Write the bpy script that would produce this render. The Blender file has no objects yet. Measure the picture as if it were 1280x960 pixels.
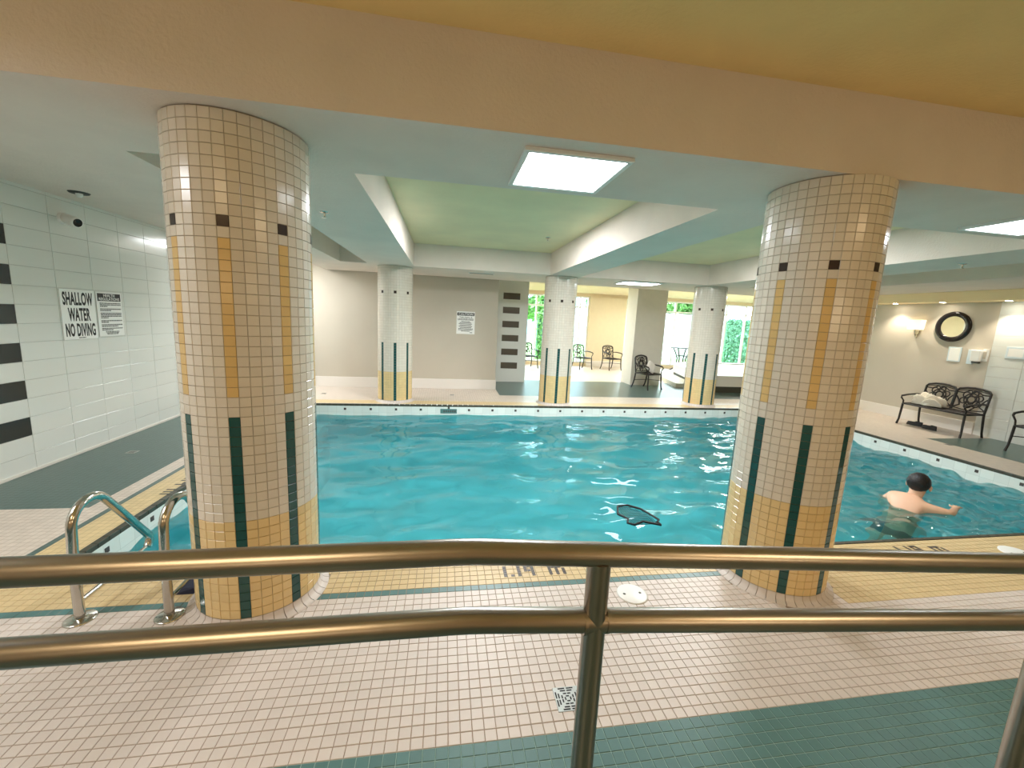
import bpy, bmesh, math, random
import numpy as np
from mathutils import Vector, Matrix

random.seed(7)
rng = np.random.default_rng(11)
scene = bpy.context.scene
col = scene.collection
PI = math.pi

# ---------------------------------------------------------------- camera, sky, light, exposure
cam_d = bpy.data.cameras.new('camera')
cam_d.sensor_width = 36.0
cam_d.lens = 516.47 / 1280.0 * 36.0
cam_d.clip_start = 0.02
cam_d.clip_end = 200
cam = bpy.data.objects.new('camera', cam_d)
col.objects.link(cam)
CR = Vector((0.98652690, -0.15683755, 0.04654748))
CU = Vector((-0.0208855, 0.16145608, 0.98665887))
CF = Vector((0.16226053, 0.97433768, -0.15600514))
CAM = Vector((0.0, 0.0, 1.7312))
cam.matrix_world = Matrix(((CR.x, CU.x, -CF.x, CAM.x), (CR.y, CU.y, -CF.y, CAM.y),
                           (CR.z, CU.z, -CF.z, CAM.z), (0, 0, 0, 1)))
scene.camera = cam

world = bpy.data.worlds.new('sky')
scene.world = world
world.use_nodes = True
bg = world.node_tree.nodes['Background']
bg.inputs[0].default_value = (0.80, 0.92, 1.0, 1)
bg.inputs[1].default_value = 11.0

PANEL_W = 10.5          # radiance of the white ceiling panels
SPOT_W = 36.0           # watts of the small wall-washing spots


def area_light(name, loc, size, power, colr, size_y=None):
    d = bpy.data.lights.new(name, 'AREA')
    d.energy = power
    d.color = colr
    d.shape = 'RECTANGLE'
    d.size = size
    d.size_y = size_y or size
    o = bpy.data.objects.new(name, d)
    o.location = loc
    col.objects.link(o)
    return o


# warm fill lights added under the ramp ceiling, unseen behind the camera
area_light('added_ramp_overhead', (-1.2, -1.2, 2.98), 1.2, 24, (1.0, 0.72, 0.42))
area_light('added_ramp_overhead', (3.2, -1.2, 2.98), 1.2, 34, (1.0, 0.72, 0.42))
# uplights added at the back wall, out of view, to warm the beam face
for lx, lw in ((-1.6, 10), (3.4, 22)):
    wl = area_light('added_ramp_uplight', (lx, -3.1, 2.1), 2.2, lw, (1.0, 0.74, 0.45), 0.7)
    wl.rotation_euler = (PI / 2 + 0.5, 0, 0)      # shining up and across
# fill lights added in the pool coffers, where no fitting is visible
for lx, ly in ((0.7, 5.6), (4.0, 5.6)):
    cl = area_light('added_coffer_fill', (lx, ly, 3.00), 0.7, 115, (0.97, 0.98, 1.0))
    cl.data.cycles.is_caustics_light = True
# extra lights added to brighten the bay by the windows
for lx, ly in ((3.6, 12.6), (7.0, 13.4), (10.5, 12.8)):
    area_light('added_bay_fill', (lx, ly, 2.80), 0.6, 60, (1.0, 0.97, 0.92))
area_light('added_aisle_fill', (-3.3, 1.4, 2.76), 1.0, 40, (0.96, 0.98, 1.0))  # fill light added over the near left aisle, no lamp visible
area_light('added_aisle_fill', (-3.3, 8.6, 2.76), 1.0, 58, (0.96, 0.98, 1.0))  # second added aisle fill, towards the rear wall

vs = scene.view_settings
scene.display_settings.display_device = 'sRGB'
vs.view_transform = 'Standard'
vs.look = 'None'
vs.exposure = 0.50
vs.gamma = 1.0
vs.use_curve_mapping = False
try:
    scene.cycles.use_denoising = True
    scene.cycles.max_bounces = 10
    scene.cycles.diffuse_bounces = 6
    scene.cycles.transparent_max_bounces = 24
    scene.cycles.sample_clamp_indirect = 8.0
except Exception:
    pass

# ---------------------------------------------------------------- materials
MATS = {}


def lin(c):
    return tuple(((v / 255.0) / 12.92 if v / 255.0 <= 0.04045 else ((v / 255.0 + 0.055) / 1.055) ** 2.4) for v in c)


def mat(name, rgb, rough=0.5, metal=0.0, var=0.0, noise=0.0, nscale=8.0, bump=0.0, bscale=60.0, spec=0.5, island=0.0,
        emit=None, estr=0.0):
    """Principled material; rgb in sRGB 0-255."""
    m = bpy.data.materials.new(name)
    m.use_nodes = True
    nt = m.node_tree
    b = nt.nodes['Principled BSDF']
    c = lin(rgb)
    b.inputs['Base Color'].default_value = (*c, 1)
    b.inputs['Roughness'].default_value = rough
    b.inputs['Metallic'].default_value = metal
    b.inputs['Specular IOR Level'].default_value = spec
    if noise or island:
        hsv = nt.nodes.new('ShaderNodeHueSaturation')
        hsv.inputs['Color'].default_value = (*c, 1)
        val = None
        if noise:
            tc = nt.nodes.new('ShaderNodeTexCoord')
            n = nt.nodes.new('ShaderNodeTexNoise')
            n.inputs['Scale'].default_value = nscale
            n.inputs['Detail'].default_value = 4
            nt.links.new(tc.outputs['Object'], n.inputs['Vector'])
            mr = nt.nodes.new('ShaderNodeMapRange')
            mr.inputs['From Min'].default_value = 0.3
            mr.inputs['From Max'].default_value = 0.7
            mr.inputs['To Min'].default_value = 1 - noise
            mr.inputs['To Max'].default_value = 1 + noise
            nt.links.new(n.outputs['Fac'], mr.inputs['Value'])
            val = mr.outputs['Result']
        if island:
            g = nt.nodes.new('ShaderNodeNewGeometry')
            oi = nt.nodes.new('ShaderNodeObjectInfo')
            ad = nt.nodes.new('ShaderNodeMath')
            ad.operation = 'ADD'
            nt.links.new(g.outputs['Random Per Island'], ad.inputs[0])
            nt.links.new(oi.outputs['Random'], ad.inputs[1])
            fr = nt.nodes.new('ShaderNodeMath')
            fr.operation = 'FRACT'
            nt.links.new(ad.outputs[0], fr.inputs[0])
            mr = nt.nodes.new('ShaderNodeMapRange')
            mr.inputs['To Min'].default_value = 1 - island
            mr.inputs['To Max'].default_value = 1 + island
            nt.links.new(fr.outputs[0], mr.inputs['Value'])
            if val is None:
                val = mr.outputs['Result']
            else:
                mu = nt.nodes.new('ShaderNodeMath')
                mu.operation = 'MULTIPLY'
                nt.links.new(val, mu.inputs[0])
                nt.links.new(mr.outputs['Result'], mu.inputs[1])
                val = mu.outputs[0]
        nt.links.new(val, hsv.inputs['Value'])
        nt.links.new(hsv.outputs['Color'], b.inputs['Base Color'])
    if bump:
        tc = nt.nodes.new('ShaderNodeTexCoord')
        n = nt.nodes.new('ShaderNodeTexNoise')
        n.inputs['Scale'].default_value = bscale
        n.inputs['Detail'].default_value = 3
        nt.links.new(tc.outputs['Object'], n.inputs['Vector'])
        bp = nt.nodes.new('ShaderNodeBump')
        bp.inputs['Strength'].default_value = bump
        bp.inputs['Distance'].default_value = 0.01
        nt.links.new(n.outputs['Fac'], bp.inputs['Height'])
        nt.links.new(bp.outputs['Normal'], b.inputs['Normal'])
    if emit:
        b.inputs['Emission Color'].default_value = (*lin(emit), 1)
        b.inputs['Emission Strength'].default_value = estr
    MATS[name] = m
    return m


def tile_mat(name, rgb, grout, pitch, rough=0.4, axes='xy', off=(0, 0), pitch_y=None, gap=0.0030):
    """A tiled surface too far away to tell its tiles apart: grid of joints in object space."""
    m = bpy.data.materials.new(name)
    m.use_nodes = True
    nt = m.node_tree
    b = nt.nodes['Principled BSDF']
    tc = nt.nodes.new('ShaderNodeTexCoord')
    sep = nt.nodes.new('ShaderNodeSeparateXYZ')
    nt.links.new(tc.outputs['Object'], sep.inputs[0])
    cmb = nt.nodes.new('ShaderNodeCombineXYZ')
    idx = {'x': 0, 'y': 1, 'z': 2}
    for k, a in enumerate(axes):
        ad = nt.nodes.new('ShaderNodeMath')
        ad.operation = 'SUBTRACT'
        ad.inputs[1].default_value = off[k] - 400 * (pitch if k == 0 else (pitch_y or pitch))
        nt.links.new(sep.outputs[idx[a]], ad.inputs[0])
        nt.links.new(ad.outputs[0], cmb.inputs[k])
    br = nt.nodes.new('ShaderNodeTexBrick')
    br.offset = 0.0
    br.squash = 1.0
    c = lin(rgb)
    br.inputs['Color1'].default_value = (*[v * 0.94 for v in c], 1)
    br.inputs['Color2'].default_value = (*[min(1, v * 1.05) for v in c], 1)
    br.inputs['Mortar'].default_value = (*lin(grout), 1)
    br.inputs['Scale'].default_value = 1.0
    br.inputs['Mortar Size'].default_value = gap / 2
    br.inputs['Mortar Smooth'].default_value = 0.2
    br.inputs['Brick Width'].default_value = pitch
    br.inputs['Row Height'].default_value = pitch_y or pitch
    nt.links.new(cmb.outputs[0], br.inputs['Vector'])
    nt.links.new(br.outputs['Color'], b.inputs['Base Color'])
    b.inputs['Roughness'].default_value = rough
    MATS[name] = m
    return m


# painted surfaces
mat('ceiling_yellow', (232, 218, 178), 0.8, noise=0.05, nscale=2.0, bump=0.25, bscale=45)
mat('beam_grey', (226, 214, 203), 0.8, noise=0.04, nscale=2.5, bump=0.3, bscale=55)
mat('ceiling_ramp', (246, 214, 146), 0.8, noise=0.05, nscale=2.0, bump=0.25, bscale=45)
mat('soffit_cream', (232, 218, 182), 0.8, noise=0.03, bump=0.2)
mat('bulkhead_yellow', (250, 228, 182), 0.75)
mat('wall_beige', (198, 189, 173), 0.75, noise=0.03, nscale=1.2, bump=0.1)
mat('wall_cream', (226, 212, 180), 0.75, noise=0.02)
mat('pillar_white', (222, 218, 208), 0.7, noise=0.02)
mat('wall_white', (222, 224, 218), 0.6)
mat('baseboard_white', (232, 226, 218), 0.45)
mat('back_wall_tan', (196, 172, 138), 0.8)
# tiles
mat('tile_cream', (210, 199, 191), 0.45, island=0.035, noise=0.02, nscale=3)
mat('tile_yellow', (208, 184, 138), 0.45, island=0.04, noise=0.02, nscale=3)
mat('tile_teal', (82, 120, 118), 0.40, island=0.06, noise=0.03, nscale=3)
mat('tile_dark', (74, 66, 62), 0.45, island=0.05)
mat('tile_edge_dark', (66, 66, 54), 0.45, island=0.05)
mat('grout_floor', (158, 138, 120), 0.9)
mat('grout_teal', (150, 178, 172), 0.9)
mat('col_cream', (222, 212, 197), 0.16, island=0.03)
mat('col_yellow', (228, 200, 146), 0.16, island=0.035)
mat('col_gold', (222, 188, 126), 0.16, island=0.04)
mat('col_green', (38, 82, 80), 0.14, island=0.06)
mat('col_black', (64, 52, 48), 0.14, island=0.05)
mat('grout_column', (190, 172, 148), 0.9)
mat('walltile_white', (224, 226, 220), 0.16, island=0.012)
mat('walltile_black', (42, 46, 46), 0.18)
mat('walltile_brown', (92, 84, 72), 0.25)
mat('grout_wall', (206, 208, 202), 0.9)
tile_mat('far_cream', (214, 201, 188), (160, 140, 118), 0.0508, 0.35, 'xy', (0, 2.409))
tile_mat('far_yellow', (216, 192, 144), (160, 138, 104), 0.0508, 0.4, 'xy', (0, 2.409))
tile_mat('far_teal', (76, 98, 93), (112, 138, 132), 0.0508, 0.3, 'xy', (0, 2.409))
tile_mat('pool_band_y', (226, 230, 224), (196, 202, 196), 0.1524, 0.2, 'yz')
tile_mat('pool_band_x', (226, 230, 224), (196, 202, 196), 0.1524, 0.2, 'xz')
mat('pool_turquoise', (152, 217, 223), 0.6, noise=0.05, nscale=1.5)
mat('pool_line', (30, 90, 110), 0.5)
# metals etc.
mat('steel_rail', (170, 164, 156), 0.30, metal=1.0, noise=0.06, nscale=9, bump=0.02, bscale=25)
mat('steel_bright', (200, 196, 188), 0.16, metal=1.0)
mat('drain_steel', (176, 176, 172), 0.35, metal=1.0)
mat('black_hole', (12, 12, 12), 0.8)
mat('cast_black', (34, 30, 28), 0.38, spec=0.5, bump=0.1, bscale=120)
mat('plastic_white', (236, 236, 232), 0.35)
mat('plastic_black', (16, 16, 18), 0.2)
mat('frame_black', (22, 18, 18), 0.22)
mat('mirror_glass', (235, 238, 236), 0.02, metal=1.0)
mat('clear_plastic', (214, 228, 234), 0.12)
mat('paper_white', (244, 244, 240), 0.6)
mat('ink_black', (14, 14, 14), 0.6)
mat('ink_grey', (96, 96, 94), 0.7)
mat('towel_white', (236, 228, 212), 0.95, bump=0.6, bscale=140)
mat('cushion_grey', (226, 222, 218), 0.9, bump=0.2, bscale=160)
mat('rubber_black', (18, 17, 17), 0.6)
mat('navy', (22, 26, 52), 0.7)
mat('skin', (222, 176, 146), 0.5, noise=0.04, nscale=9)
mat('hair', (22, 18, 18), 0.45, bump=0.6, bscale=90)
mat('shorts', (30, 32, 42), 0.8)
mat('net_mesh', (52, 78, 82), 0.8)
mat('frame_white', (238, 240, 240), 0.4)
mat('tub_white', (226, 224, 214), 0.3)
mat('tub_step', (196, 192, 174), 0.5, noise=0.03)
mat('grass', (120, 150, 90), 0.9, noise=0.2, nscale=3)
mat('leaf', (84, 128, 62), 0.6, island=0.3)
mat('leaf_bluish', (74, 126, 92), 0.6, island=0.3)
mat('bark', (90, 76, 62), 0.9)
mat('concrete', (186, 188, 186), 0.85, noise=0.05, nscale=1.2)
mat('facade', (168, 190, 204), 0.7)
mat('facade_glass', (120, 160, 180), 0.15)
mat('panel_frame', (232, 234, 232), 0.5)
mat('panel_glow', (255, 255, 255), 0.5, emit=(240, 248, 255), estr=PANEL_W)
mat('spot_glow', (255, 255, 255), 0.5, emit=(255, 244, 226), estr=60)
mat('sconce_glow', (250, 244, 230), 0.5, emit=(255, 236, 200), estr=0.7)
mat('dark_vent', (60, 62, 58), 0.7)


def see_through(name, tint, ior, rough=0.0, refract=0.0):
    """thin glass / water surface: Fresnel reflection over tinted transmission"""
    m = bpy.data.materials.new(name)
    m.use_nodes = True
    nt = m.node_tree
    nt.nodes.remove(nt.nodes['Principled BSDF'])
    out = nt.nodes['Material Output']
    tr = nt.nodes.new('ShaderNodeBsdfTransparent')
    tr.inputs['Color'].default_value = (*tint, 1)
    gl = nt.nodes.new('ShaderNodeBsdfGlossy')
    gl.inputs['Roughness'].default_value = rough
    fr = nt.nodes.new('ShaderNodeFresnel')
    fr.inputs['IOR'].default_value = ior
    if refract:
        rf = nt.nodes.new('ShaderNodeBsdfRefraction')
        rf.inputs['IOR'].default_value = ior
        rf.inputs['Roughness'].default_value = 0.0
        rf.inputs['Color'].default_value = (*tint, 1)
        m2 = nt.nodes.new('ShaderNodeMixShader')
        m2.inputs[0].default_value = refract
        nt.links.new(tr.outputs[0], m2.inputs[1])
        nt.links.new(rf.outputs[0], m2.inputs[2])
        tr = m2
    mx = nt.nodes.new('ShaderNodeMixShader')
    nt.links.new(fr.outputs[0], mx.inputs[0])
    nt.links.new(tr.outputs[0], mx.inputs[1])
    nt.links.new(gl.outputs[0], mx.inputs[2])
    nt.links.new(mx.outputs[0], out.inputs['Surface'])
    MATS[name] = m
    return m


see_through('window_glass', (0.93, 0.97, 0.97), 1.3)
see_through('water', (0.56, 0.935, 0.965), 1.33, 0.03, 0.6)


# ---------------------------------------------------------------- mesh builder
class MB:
    def __init__(self):
        self.v, self.f, self.m, self.s = [], [], [], []

    def add(self, verts, faces, mi=0, smooth=False):
        o = len(self.v)
        self.v += [tuple(x) for x in verts]
        for f in faces:
            self.f.append(tuple(i + o for i in f))
            self.m.append(mi)
            self.s.append(smooth)
        return self

    def box(self, x0, x1, y0, y1, z0, z1, mi=0, M=None):
        vs_ = [(x0, y0, z0), (x1, y0, z0), (x1, y1, z0), (x0, y1, z0), (x0, y0, z1), (x1, y0, z1), (x1, y1, z1), (x0, y1, z1)]
        if M is not None:
            vs_ = [M @ Vector(q) for q in vs_]
        return self.add(vs_, [(0, 3, 2, 1), (4, 5, 6, 7), (0, 1, 5, 4), (1, 2, 6, 5), (2, 3, 7, 6), (3, 0, 4, 7)], mi)

    def bbox(self, x0, x1, y0, y1, z0, z1, b=0.005, mi=0, M=None):
        """box with chamfered edges"""
        bm = bmesh.new()
        bmesh.ops.create_cube(bm, size=1.0)
        for q in bm.verts:
            q.co = Vector(((x0 + x1) / 2 + q.co.x * (x1 - x0), (y0 + y1) / 2 + q.co.y * (y1 - y0), (z0 + z1) / 2 + q.co.z * (z1 - z0)))
        bmesh.ops.bevel(bm, geom=list(bm.edges), offset=b, segments=2, affect='EDGES', profile=0.5)
        bm.verts.index_update()
        vs_ = [(M @ q.co) if M is not None else q.co.copy() for q in bm.verts]
        self.add(vs_, [[q.index for q in f.verts] for f in bm.faces], mi)
        bm.free()
        return self

    def tube(self, pts, r, n=8, mi=0, closed=False, caps=True, M=None):
        pts = [Vector(q) for q in pts]
        if M is not None:
            pts = [M @ q for q in pts]
        N = len(pts)
        rs = r if isinstance(r, (list, tuple)) else [r] * N
        T = []
        for i in range(N):
            a = pts[(i - 1) % N] if (closed or i > 0) else pts[i]
            b = pts[(i + 1) % N] if (closed or i < N - 1) else pts[i]
            t = (b - a)
            T.append(t.normalized() if t.length > 1e-9 else Vector((0, 0, 1)))
        up = Vector((0, 0, 1)) if abs(T[0].z) < 0.9 else Vector((1, 0, 0))
        nrm = (up - T[0] * up.dot(T[0])).normalized()
        vs_, fs = [], []
        for i in range(N):
            nrm = (nrm - T[i] * nrm.dot(T[i]))
            nrm = nrm.normalized() if nrm.length > 1e-6 else T[i].orthogonal().normalized()
            bi = T[i].cross(nrm)
            for k in range(n):
                a = 2 * PI * k / n
                vs_.append(pts[i] + (nrm * math.cos(a) + bi * math.sin(a)) * rs[i])
        rng_ = range(N if closed else N - 1)
        for i in rng_:
            j = (i + 1) % N
            for k in range(n):
                l = (k + 1) % n
                fs.append((i * n + k, i * n + l, j * n + l, j * n + k))
        self.add(vs_, fs, mi, True)
        if caps and not closed:
            self.add(vs_[:n], [tuple(range(n))[::-1]], mi)
            self.add(vs_[-n:], [tuple(range(n))], mi)
        return self

    def lathe(self, prof, n=24, mi=0, M=None, smooth=True):
        """prof: list of (radius, height) along local z"""
        vs_, fs = [], []
        for r, z in prof:
            for k in range(n):
                a = 2 * PI * k / n
                q = Vector((r * math.cos(a), r * math.sin(a), z))
                vs_.append(M @ q if M is not None else q)
        for i in range(len(prof) - 1):
            for k in range(n):
                l = (k + 1) % n
                fs.append((i * n + k, i * n + l, (i + 1) * n + l, (i + 1) * n + k))
        return self.add(vs_, fs, mi, smooth)

    def quad(self, a, b, c, d, mi=0):
        return self.add([a, b, c, d], [(0, 1, 2, 3)], mi)

    def mesh(self, name, mats):
        me = bpy.data.meshes.new(name)
        me.from_pydata(self.v, [], self.f)
        for mm in (mats if isinstance(mats, (list, tuple)) else [mats]):
            me.materials.append(MATS[mm])
        me.polygons.foreach_set('material_index', self.m)
        me.polygons.foreach_set('use_smooth', self.s)
        me.update()
        return me

    def build(self, name, mats, parent=None, M=None):
        return link(name, self.mesh(name, mats), parent, M)


def link(name, me, parent=None, M=None):
    o = bpy.data.objects.new(name, me)
    col.objects.link(o)
    if parent is not None:
        o.parent = parent
    if M is not None:
        o.matrix_local = M
    return o


def empty(name, loc=(0, 0, 0), rz=0.0):
    o = bpy.data.objects.new(name, None)
    o.empty_display_size = 0.1
    o.location = loc
    o.rotation_euler = (0, 0, rz)
    col.objects.link(o)
    return o


def tag(o, label=None, cat=None, group=None, kind=None):
    if label:
        o['label'] = label
    if cat:
        o['category'] = cat
    if group:
        o['group'] = group
    if kind:
        o['kind'] = kind
    return o


def copy_tree(o, parent=None):
    c = o.copy()
    col.objects.link(c)
    c.parent = parent
    for ch in list(o.children):
        copy_tree(ch, c)
    return c


def frame(loc, right, up):
    r, u = Vector(right).normalized(), Vector(up).normalized()
    n = r.cross(u)
    return Matrix(((r.x, u.x, n.x, loc[0]), (r.y, u.y, n.y, loc[1]), (r.z, u.z, n.z, loc[2]), (0, 0, 0, 1)))


def text_mesh(body, w, h, mat_name, bold=0.0, ext=0.0008):
    cu = bpy.data.curves.new('lettering', 'FONT')
    cu.body = body
    cu.align_x = 'CENTER'
    cu.align_y = 'CENTER'
    cu.offset = bold
    cu.space_character = 1.0 + bold * 2.2
    cu.extrude = 0.01
    cu.resolution_u = 3
    o = bpy.data.objects.new('lettering', cu)
    col.objects.link(o)
    bpy.context.view_layer.update()
    me = bpy.data.meshes.new_from_object(o.evaluated_get(bpy.context.evaluated_depsgraph_get()))
    bpy.data.objects.remove(o)
    bpy.data.curves.remove(cu)
    n = len(me.vertices)
    a = np.empty(n * 3)
    me.vertices.foreach_get('co', a)
    a = a.reshape(-1, 3)
    mn, mx = a.min(0), a.max(0)
    a[:, 0] = (a[:, 0] - (mn[0] + mx[0]) / 2) / (mx[0] - mn[0]) * w
    a[:, 1] = (a[:, 1] - (mn[1] + mx[1]) / 2) / (mx[1] - mn[1]) * h
    a[:, 2] = (a[:, 2] - mn[2]) / (mx[2] - mn[2]) * ext
    me.vertices.foreach_set('co', a.ravel())
    me.materials.clear()
    me.materials.append(MATS[mat_name])
    me.update()
    return me


def tile_piece(name, w, h, t, material, ch=0.0016):
    """one tile, top face up, chamfered rim, centred on its footprint; thickness t above z=0"""
    b = MB()
    w2, h2 = w / 2, h / 2
    b.add([(-w2, -h2, 0), (w2, -h2, 0), (w2, h2, 0), (-w2, h2, 0),
           (-w2, -h2, t - ch), (w2, -h2, t - ch), (w2, h2, t - ch), (-w2, h2, t - ch),
           (-w2 + ch, -h2 + ch, t), (w2 - ch, -h2 + ch, t), (w2 - ch, h2 - ch, t), (-w2 + ch, h2 - ch, t)],
          [(0, 1, 5, 4), (1, 2, 6, 5), (2, 3, 7, 6), (3, 0, 4, 7), (4, 5, 9, 8), (5, 6, 10, 9), (6, 7, 11, 10), (7, 4, 8, 11), (8, 9, 10, 11)])
    return b.mesh(name, material)


TILE_V = lambda w2, h2, t, ch: [(-w2, -h2, 0), (w2, -h2, 0), (w2, h2, 0), (-w2, h2, 0),
                                (-w2, -h2, t - ch), (w2, -h2, t - ch), (w2, h2, t - ch), (-w2, h2, t - ch),
                                (-w2 + ch, -h2 + ch, t), (w2 - ch, -h2 + ch, t), (w2 - ch, h2 - ch, t), (-w2 + ch, h2 - ch, t)]
TILE_F = [(0, 1, 5, 4), (1, 2, 6, 5), (2, 3, 7, 6), (3, 0, 4, 7), (4, 5, 9, 8), (5, 6, 10, 9), (6, 7, 11, 10), (7, 4, 8, 11), (8, 9, 10, 11)]


def on_screen(P):
    d = Vector(P) - CAM
    z = d.dot(CF)
    if z < 0.05:
        return False
    return abs(d.dot(CR) / z) < 1.25 and abs(d.dot(CU) / z) < 0.94


# ================================================================ THE SETTING
# pool outline
PX0, PX1, PY0, PY1 = -2.42, 7.45, 2.75, 8.0
WATER_Z = -0.20
CZ, BZ = 3.02, 2.61            # ceiling and beam soffit heights
XL, XR = -4.035, 9.75          # side walls
YR, YW = 9.9, 15.8             # rear wall, window wall
YB = -3.2                      # wall behind the ramp

# ---- floor
TP = 0.0508
GX0, GX1 = -2.95, 5.75          # zone near the camera where every tile is built
NY0 = -30                      # rows counted from the stripe (y = 2.409)
fl = MB()
zones = []


def zone(x0, x1, y0, y1, mi):
    fl.quad((x0, y0, 0), (x1, y0, 0), (x1, y1, 0), (x0, y1, 0), mi)


gy0 = 2.409 + NY0 * TP
# (0 cream, 1 yellow, 2 teal, 3 grout, 4 teal grout)
fl.quad((GX0, gy0, -0.0025), (GX1, gy0, -0.0025), (GX1, 1.444, -0.0025), (GX0, 1.444, -0.0025), 4)
fl.quad((GX0, 1.444, -0.0025), (GX1, 1.444, -0.0025), (GX1, 2.75, -0.0025), (GX0, 2.75, -0.0025), 3)
zone(XL - 0.1, XR + 0.1, YB, gy0, 2)                       # ramp side
zone(XL - 0.1, GX0, gy0, 3.77, 0)                    # left, near
zone(XL - 0.1, -2.92, 3.77, YR, 2)                   # left teal walk
zone(-2.92, -2.765, 3.77, YR, 0)
zone(GX0, -2.765, 2.75, 3.77, 0)
zone(-2.765, -2.714, 2.75, 8.4, 2)             # stripe
zone(-2.714, -2.47, 2.75, 8.4, 1)
zone(GX1, XR + 0.1, gy0, 1.444, 2)
zone(GX1, XR + 0.1, 1.444, 2.05, 0)
zone(GX1, XR + 0.1, 2.05, 2.75, 1)
zone(PX1 + .05, 8.35, 2.75, 8.05, 0)
zone(8.35, XR + 0.1, 2.75, 5.76, 2)
zone(8.35, XR + 0.1, 5.76, 8.05, 0)
zone(-2.47, XR, 8.05, 8.1, 0)
zone(-2.714, XR, 8.1, 8.40, 1)
zone(-2.765, 1.25, 8.40, YR, 0)
zone(1.25, XR, 8.40, 9.15, 0)
zone(1.25, XR, 9.15, 11.6, 2)
zone(XR, 13.4, YR, 11.6, 2)
zone(1.25, 13.4, 11.6, YW + 0.3, 0)
floor = tag(fl.build('floor', ['far_cream', 'far_yellow', 'far_teal', 'grout_floor', 'grout_teal']), kind='structure')

# individually built floor tiles
COLS = [(-1.0859, 2.5415), (2.3516, 2.4073)]
CRAD = 0.33
names = ['tile_cream', 'tile_yellow', 'tile_teal', 'tile_dark']
proto = [tile_piece('floor_tile', TP - 0.0032, TP - 0.0032, 0.0035, n) for n in names]
cand = []
nx = int(round((GX1 - GX0) / TP))
drain_c = (0.60, 1.595)
mosaic = set()
for j in range(NY0, 6):
    yc = 2.409 + (j + 0.5) * TP
    for i in range(nx):
        xc = GX0 + (i + 0.5) * TP
        if j < -19:
            c = 2
        elif xc > 2.62:
            c = 1 if j >= -7 else 0
        elif j == 0:
            c = 2
        elif j > 0:
            c = 1
        else:
            c = 0
        if xc < -2.765 and j >= -19:
            c = 0
        if -2.765 < xc < -2.714 and j >= 0:
            c = 2
        if any(math.hypot(xc - a, yc - b) < CRAD + 0.03 for a, b in COLS):
            continue
        if abs(xc - drain_c[0]) < 0.085 and abs(yc - drain_c[1]) < 0.085:
            # cut course around the drain
            if abs(xc - drain_c[0]) < 0.070 and abs(yc - drain_c[1]) < 0.070:
                continue
        # depth figures are inlaid here
        if (0.42 < xc < 0.88 and j in (2, 3, 4)) or (3.72 < xc < 4.18 and j in (2, 3, 4)):
            c = 1
        cand.append((xc, yc, c))
near = sorted([q for q in cand if on_screen((q[0], q[1], 0)) and not (abs(q[0] - 0.25) < 0.12 and q[1] < 1.6)],
              key=lambda q: (Vector((q[0], q[1], 0)) - CAM).length)[:300]
nearset = set((q[0], q[1]) for q in near)
for xc, yc, c in near:
    link('floor_tile', proto[c], floor, Matrix.Translation((xc, yc, -0.0035)))
rest = MB()
tv = TILE_V((TP - 0.0032) / 2, (TP - 0.0032) / 2, 0.0035, 0.0012)
for xc, yc, c in cand:
    if (xc, yc) not in nearset:
        rest.add([(a + xc, b + yc, d - 0.0035) for a, b, d in tv], TILE_F, c)
tag(rest.build('floor_tile_field', names, floor), kind='stuff')

# dark nosing tiles along the pool edge
def nosing(x0, x1, y0, y1, name='pool_edge_tile'):
    b = MB()
    L = max(x1 - x0, y1 - y0)
    n = int(L / 0.1016)
    for k in range(n):
        t0, t1 = k / n, (k + 1) / n
        g = 0.0015
        if x1 - x0 > y1 - y0:
            b.bbox(x0 + (x1 - x0) * t0 + g, x0 + (x1 - x0) * t1 - g, y0, y1, -0.035, 0.006, 0.004)
        else:
            b.bbox(x0, x1, y0 + (y1 - y0) * t0 + g, y0 + (y1 - y0) * t1 - g, -0.035, 0.006, 0.004)
    tag(b.build(name, 'tile_edge_dark', floor), kind='stuff')


nosing(PX0 - 0.05, PX1 + 0.05, 2.714, 2.75)
nosing(PX0 - 0.05, PX1 + 0.05, PY1, PY1 + 0.05)
nosing(PX0 - 0.05, PX0, PY0, PY1)
nosing(PX1, PX1 + 0.05, PY0, PY1)

# depth figures "1.19 m" set in the deck as small dark mosaic squares
FONT = {'1': ["#", "#", "#", "#", "#"], '.': [" ", " ", " ", " ", "#"],
        '9': ["###", "# #", "###", "  #", "  #"], 'm': ["     ", "#### ", "# # #", "# # #", "# # #"], ' ': ["  "] * 5}


def depth_figures(M):
    b = MB()
    x = 0
    s = 0.0245
    for ch in "1.19 m":
        g = FONT[ch]
        for r, row in enumerate(g):
            for c_, k in enumerate(row):
                if k == '#':
                    b.box((x + c_) * s + 0.0012, (x + c_ + 1) * s - 0.0012, (4 - r) * s + 0.0012, (5 - r) * s - 0.0012, -0.001, 0.0015, 0)
        x += len(g[0]) + 1
    o = b.build('depth_marking', 'tile_dark', floor, M)
    o['label'] = 'dark mosaic depth figures 1.19 m set in yellow deck tiles'


depth_figures(Matrix.Translation((0.43, 2.525, 0)))
depth_figures(Matrix.Translation((3.72, 2.525, 0)))
depth_figures(Matrix.Translation((-2.545, 4.45, 0)) @ Matrix.Rotation(-PI / 2, 4, 'Z') @ Matrix.Rotation(0, 4, 'Z'))

# ---- pool basin
pb = MB()
zb = -1.45
BAND = -0.30


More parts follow.
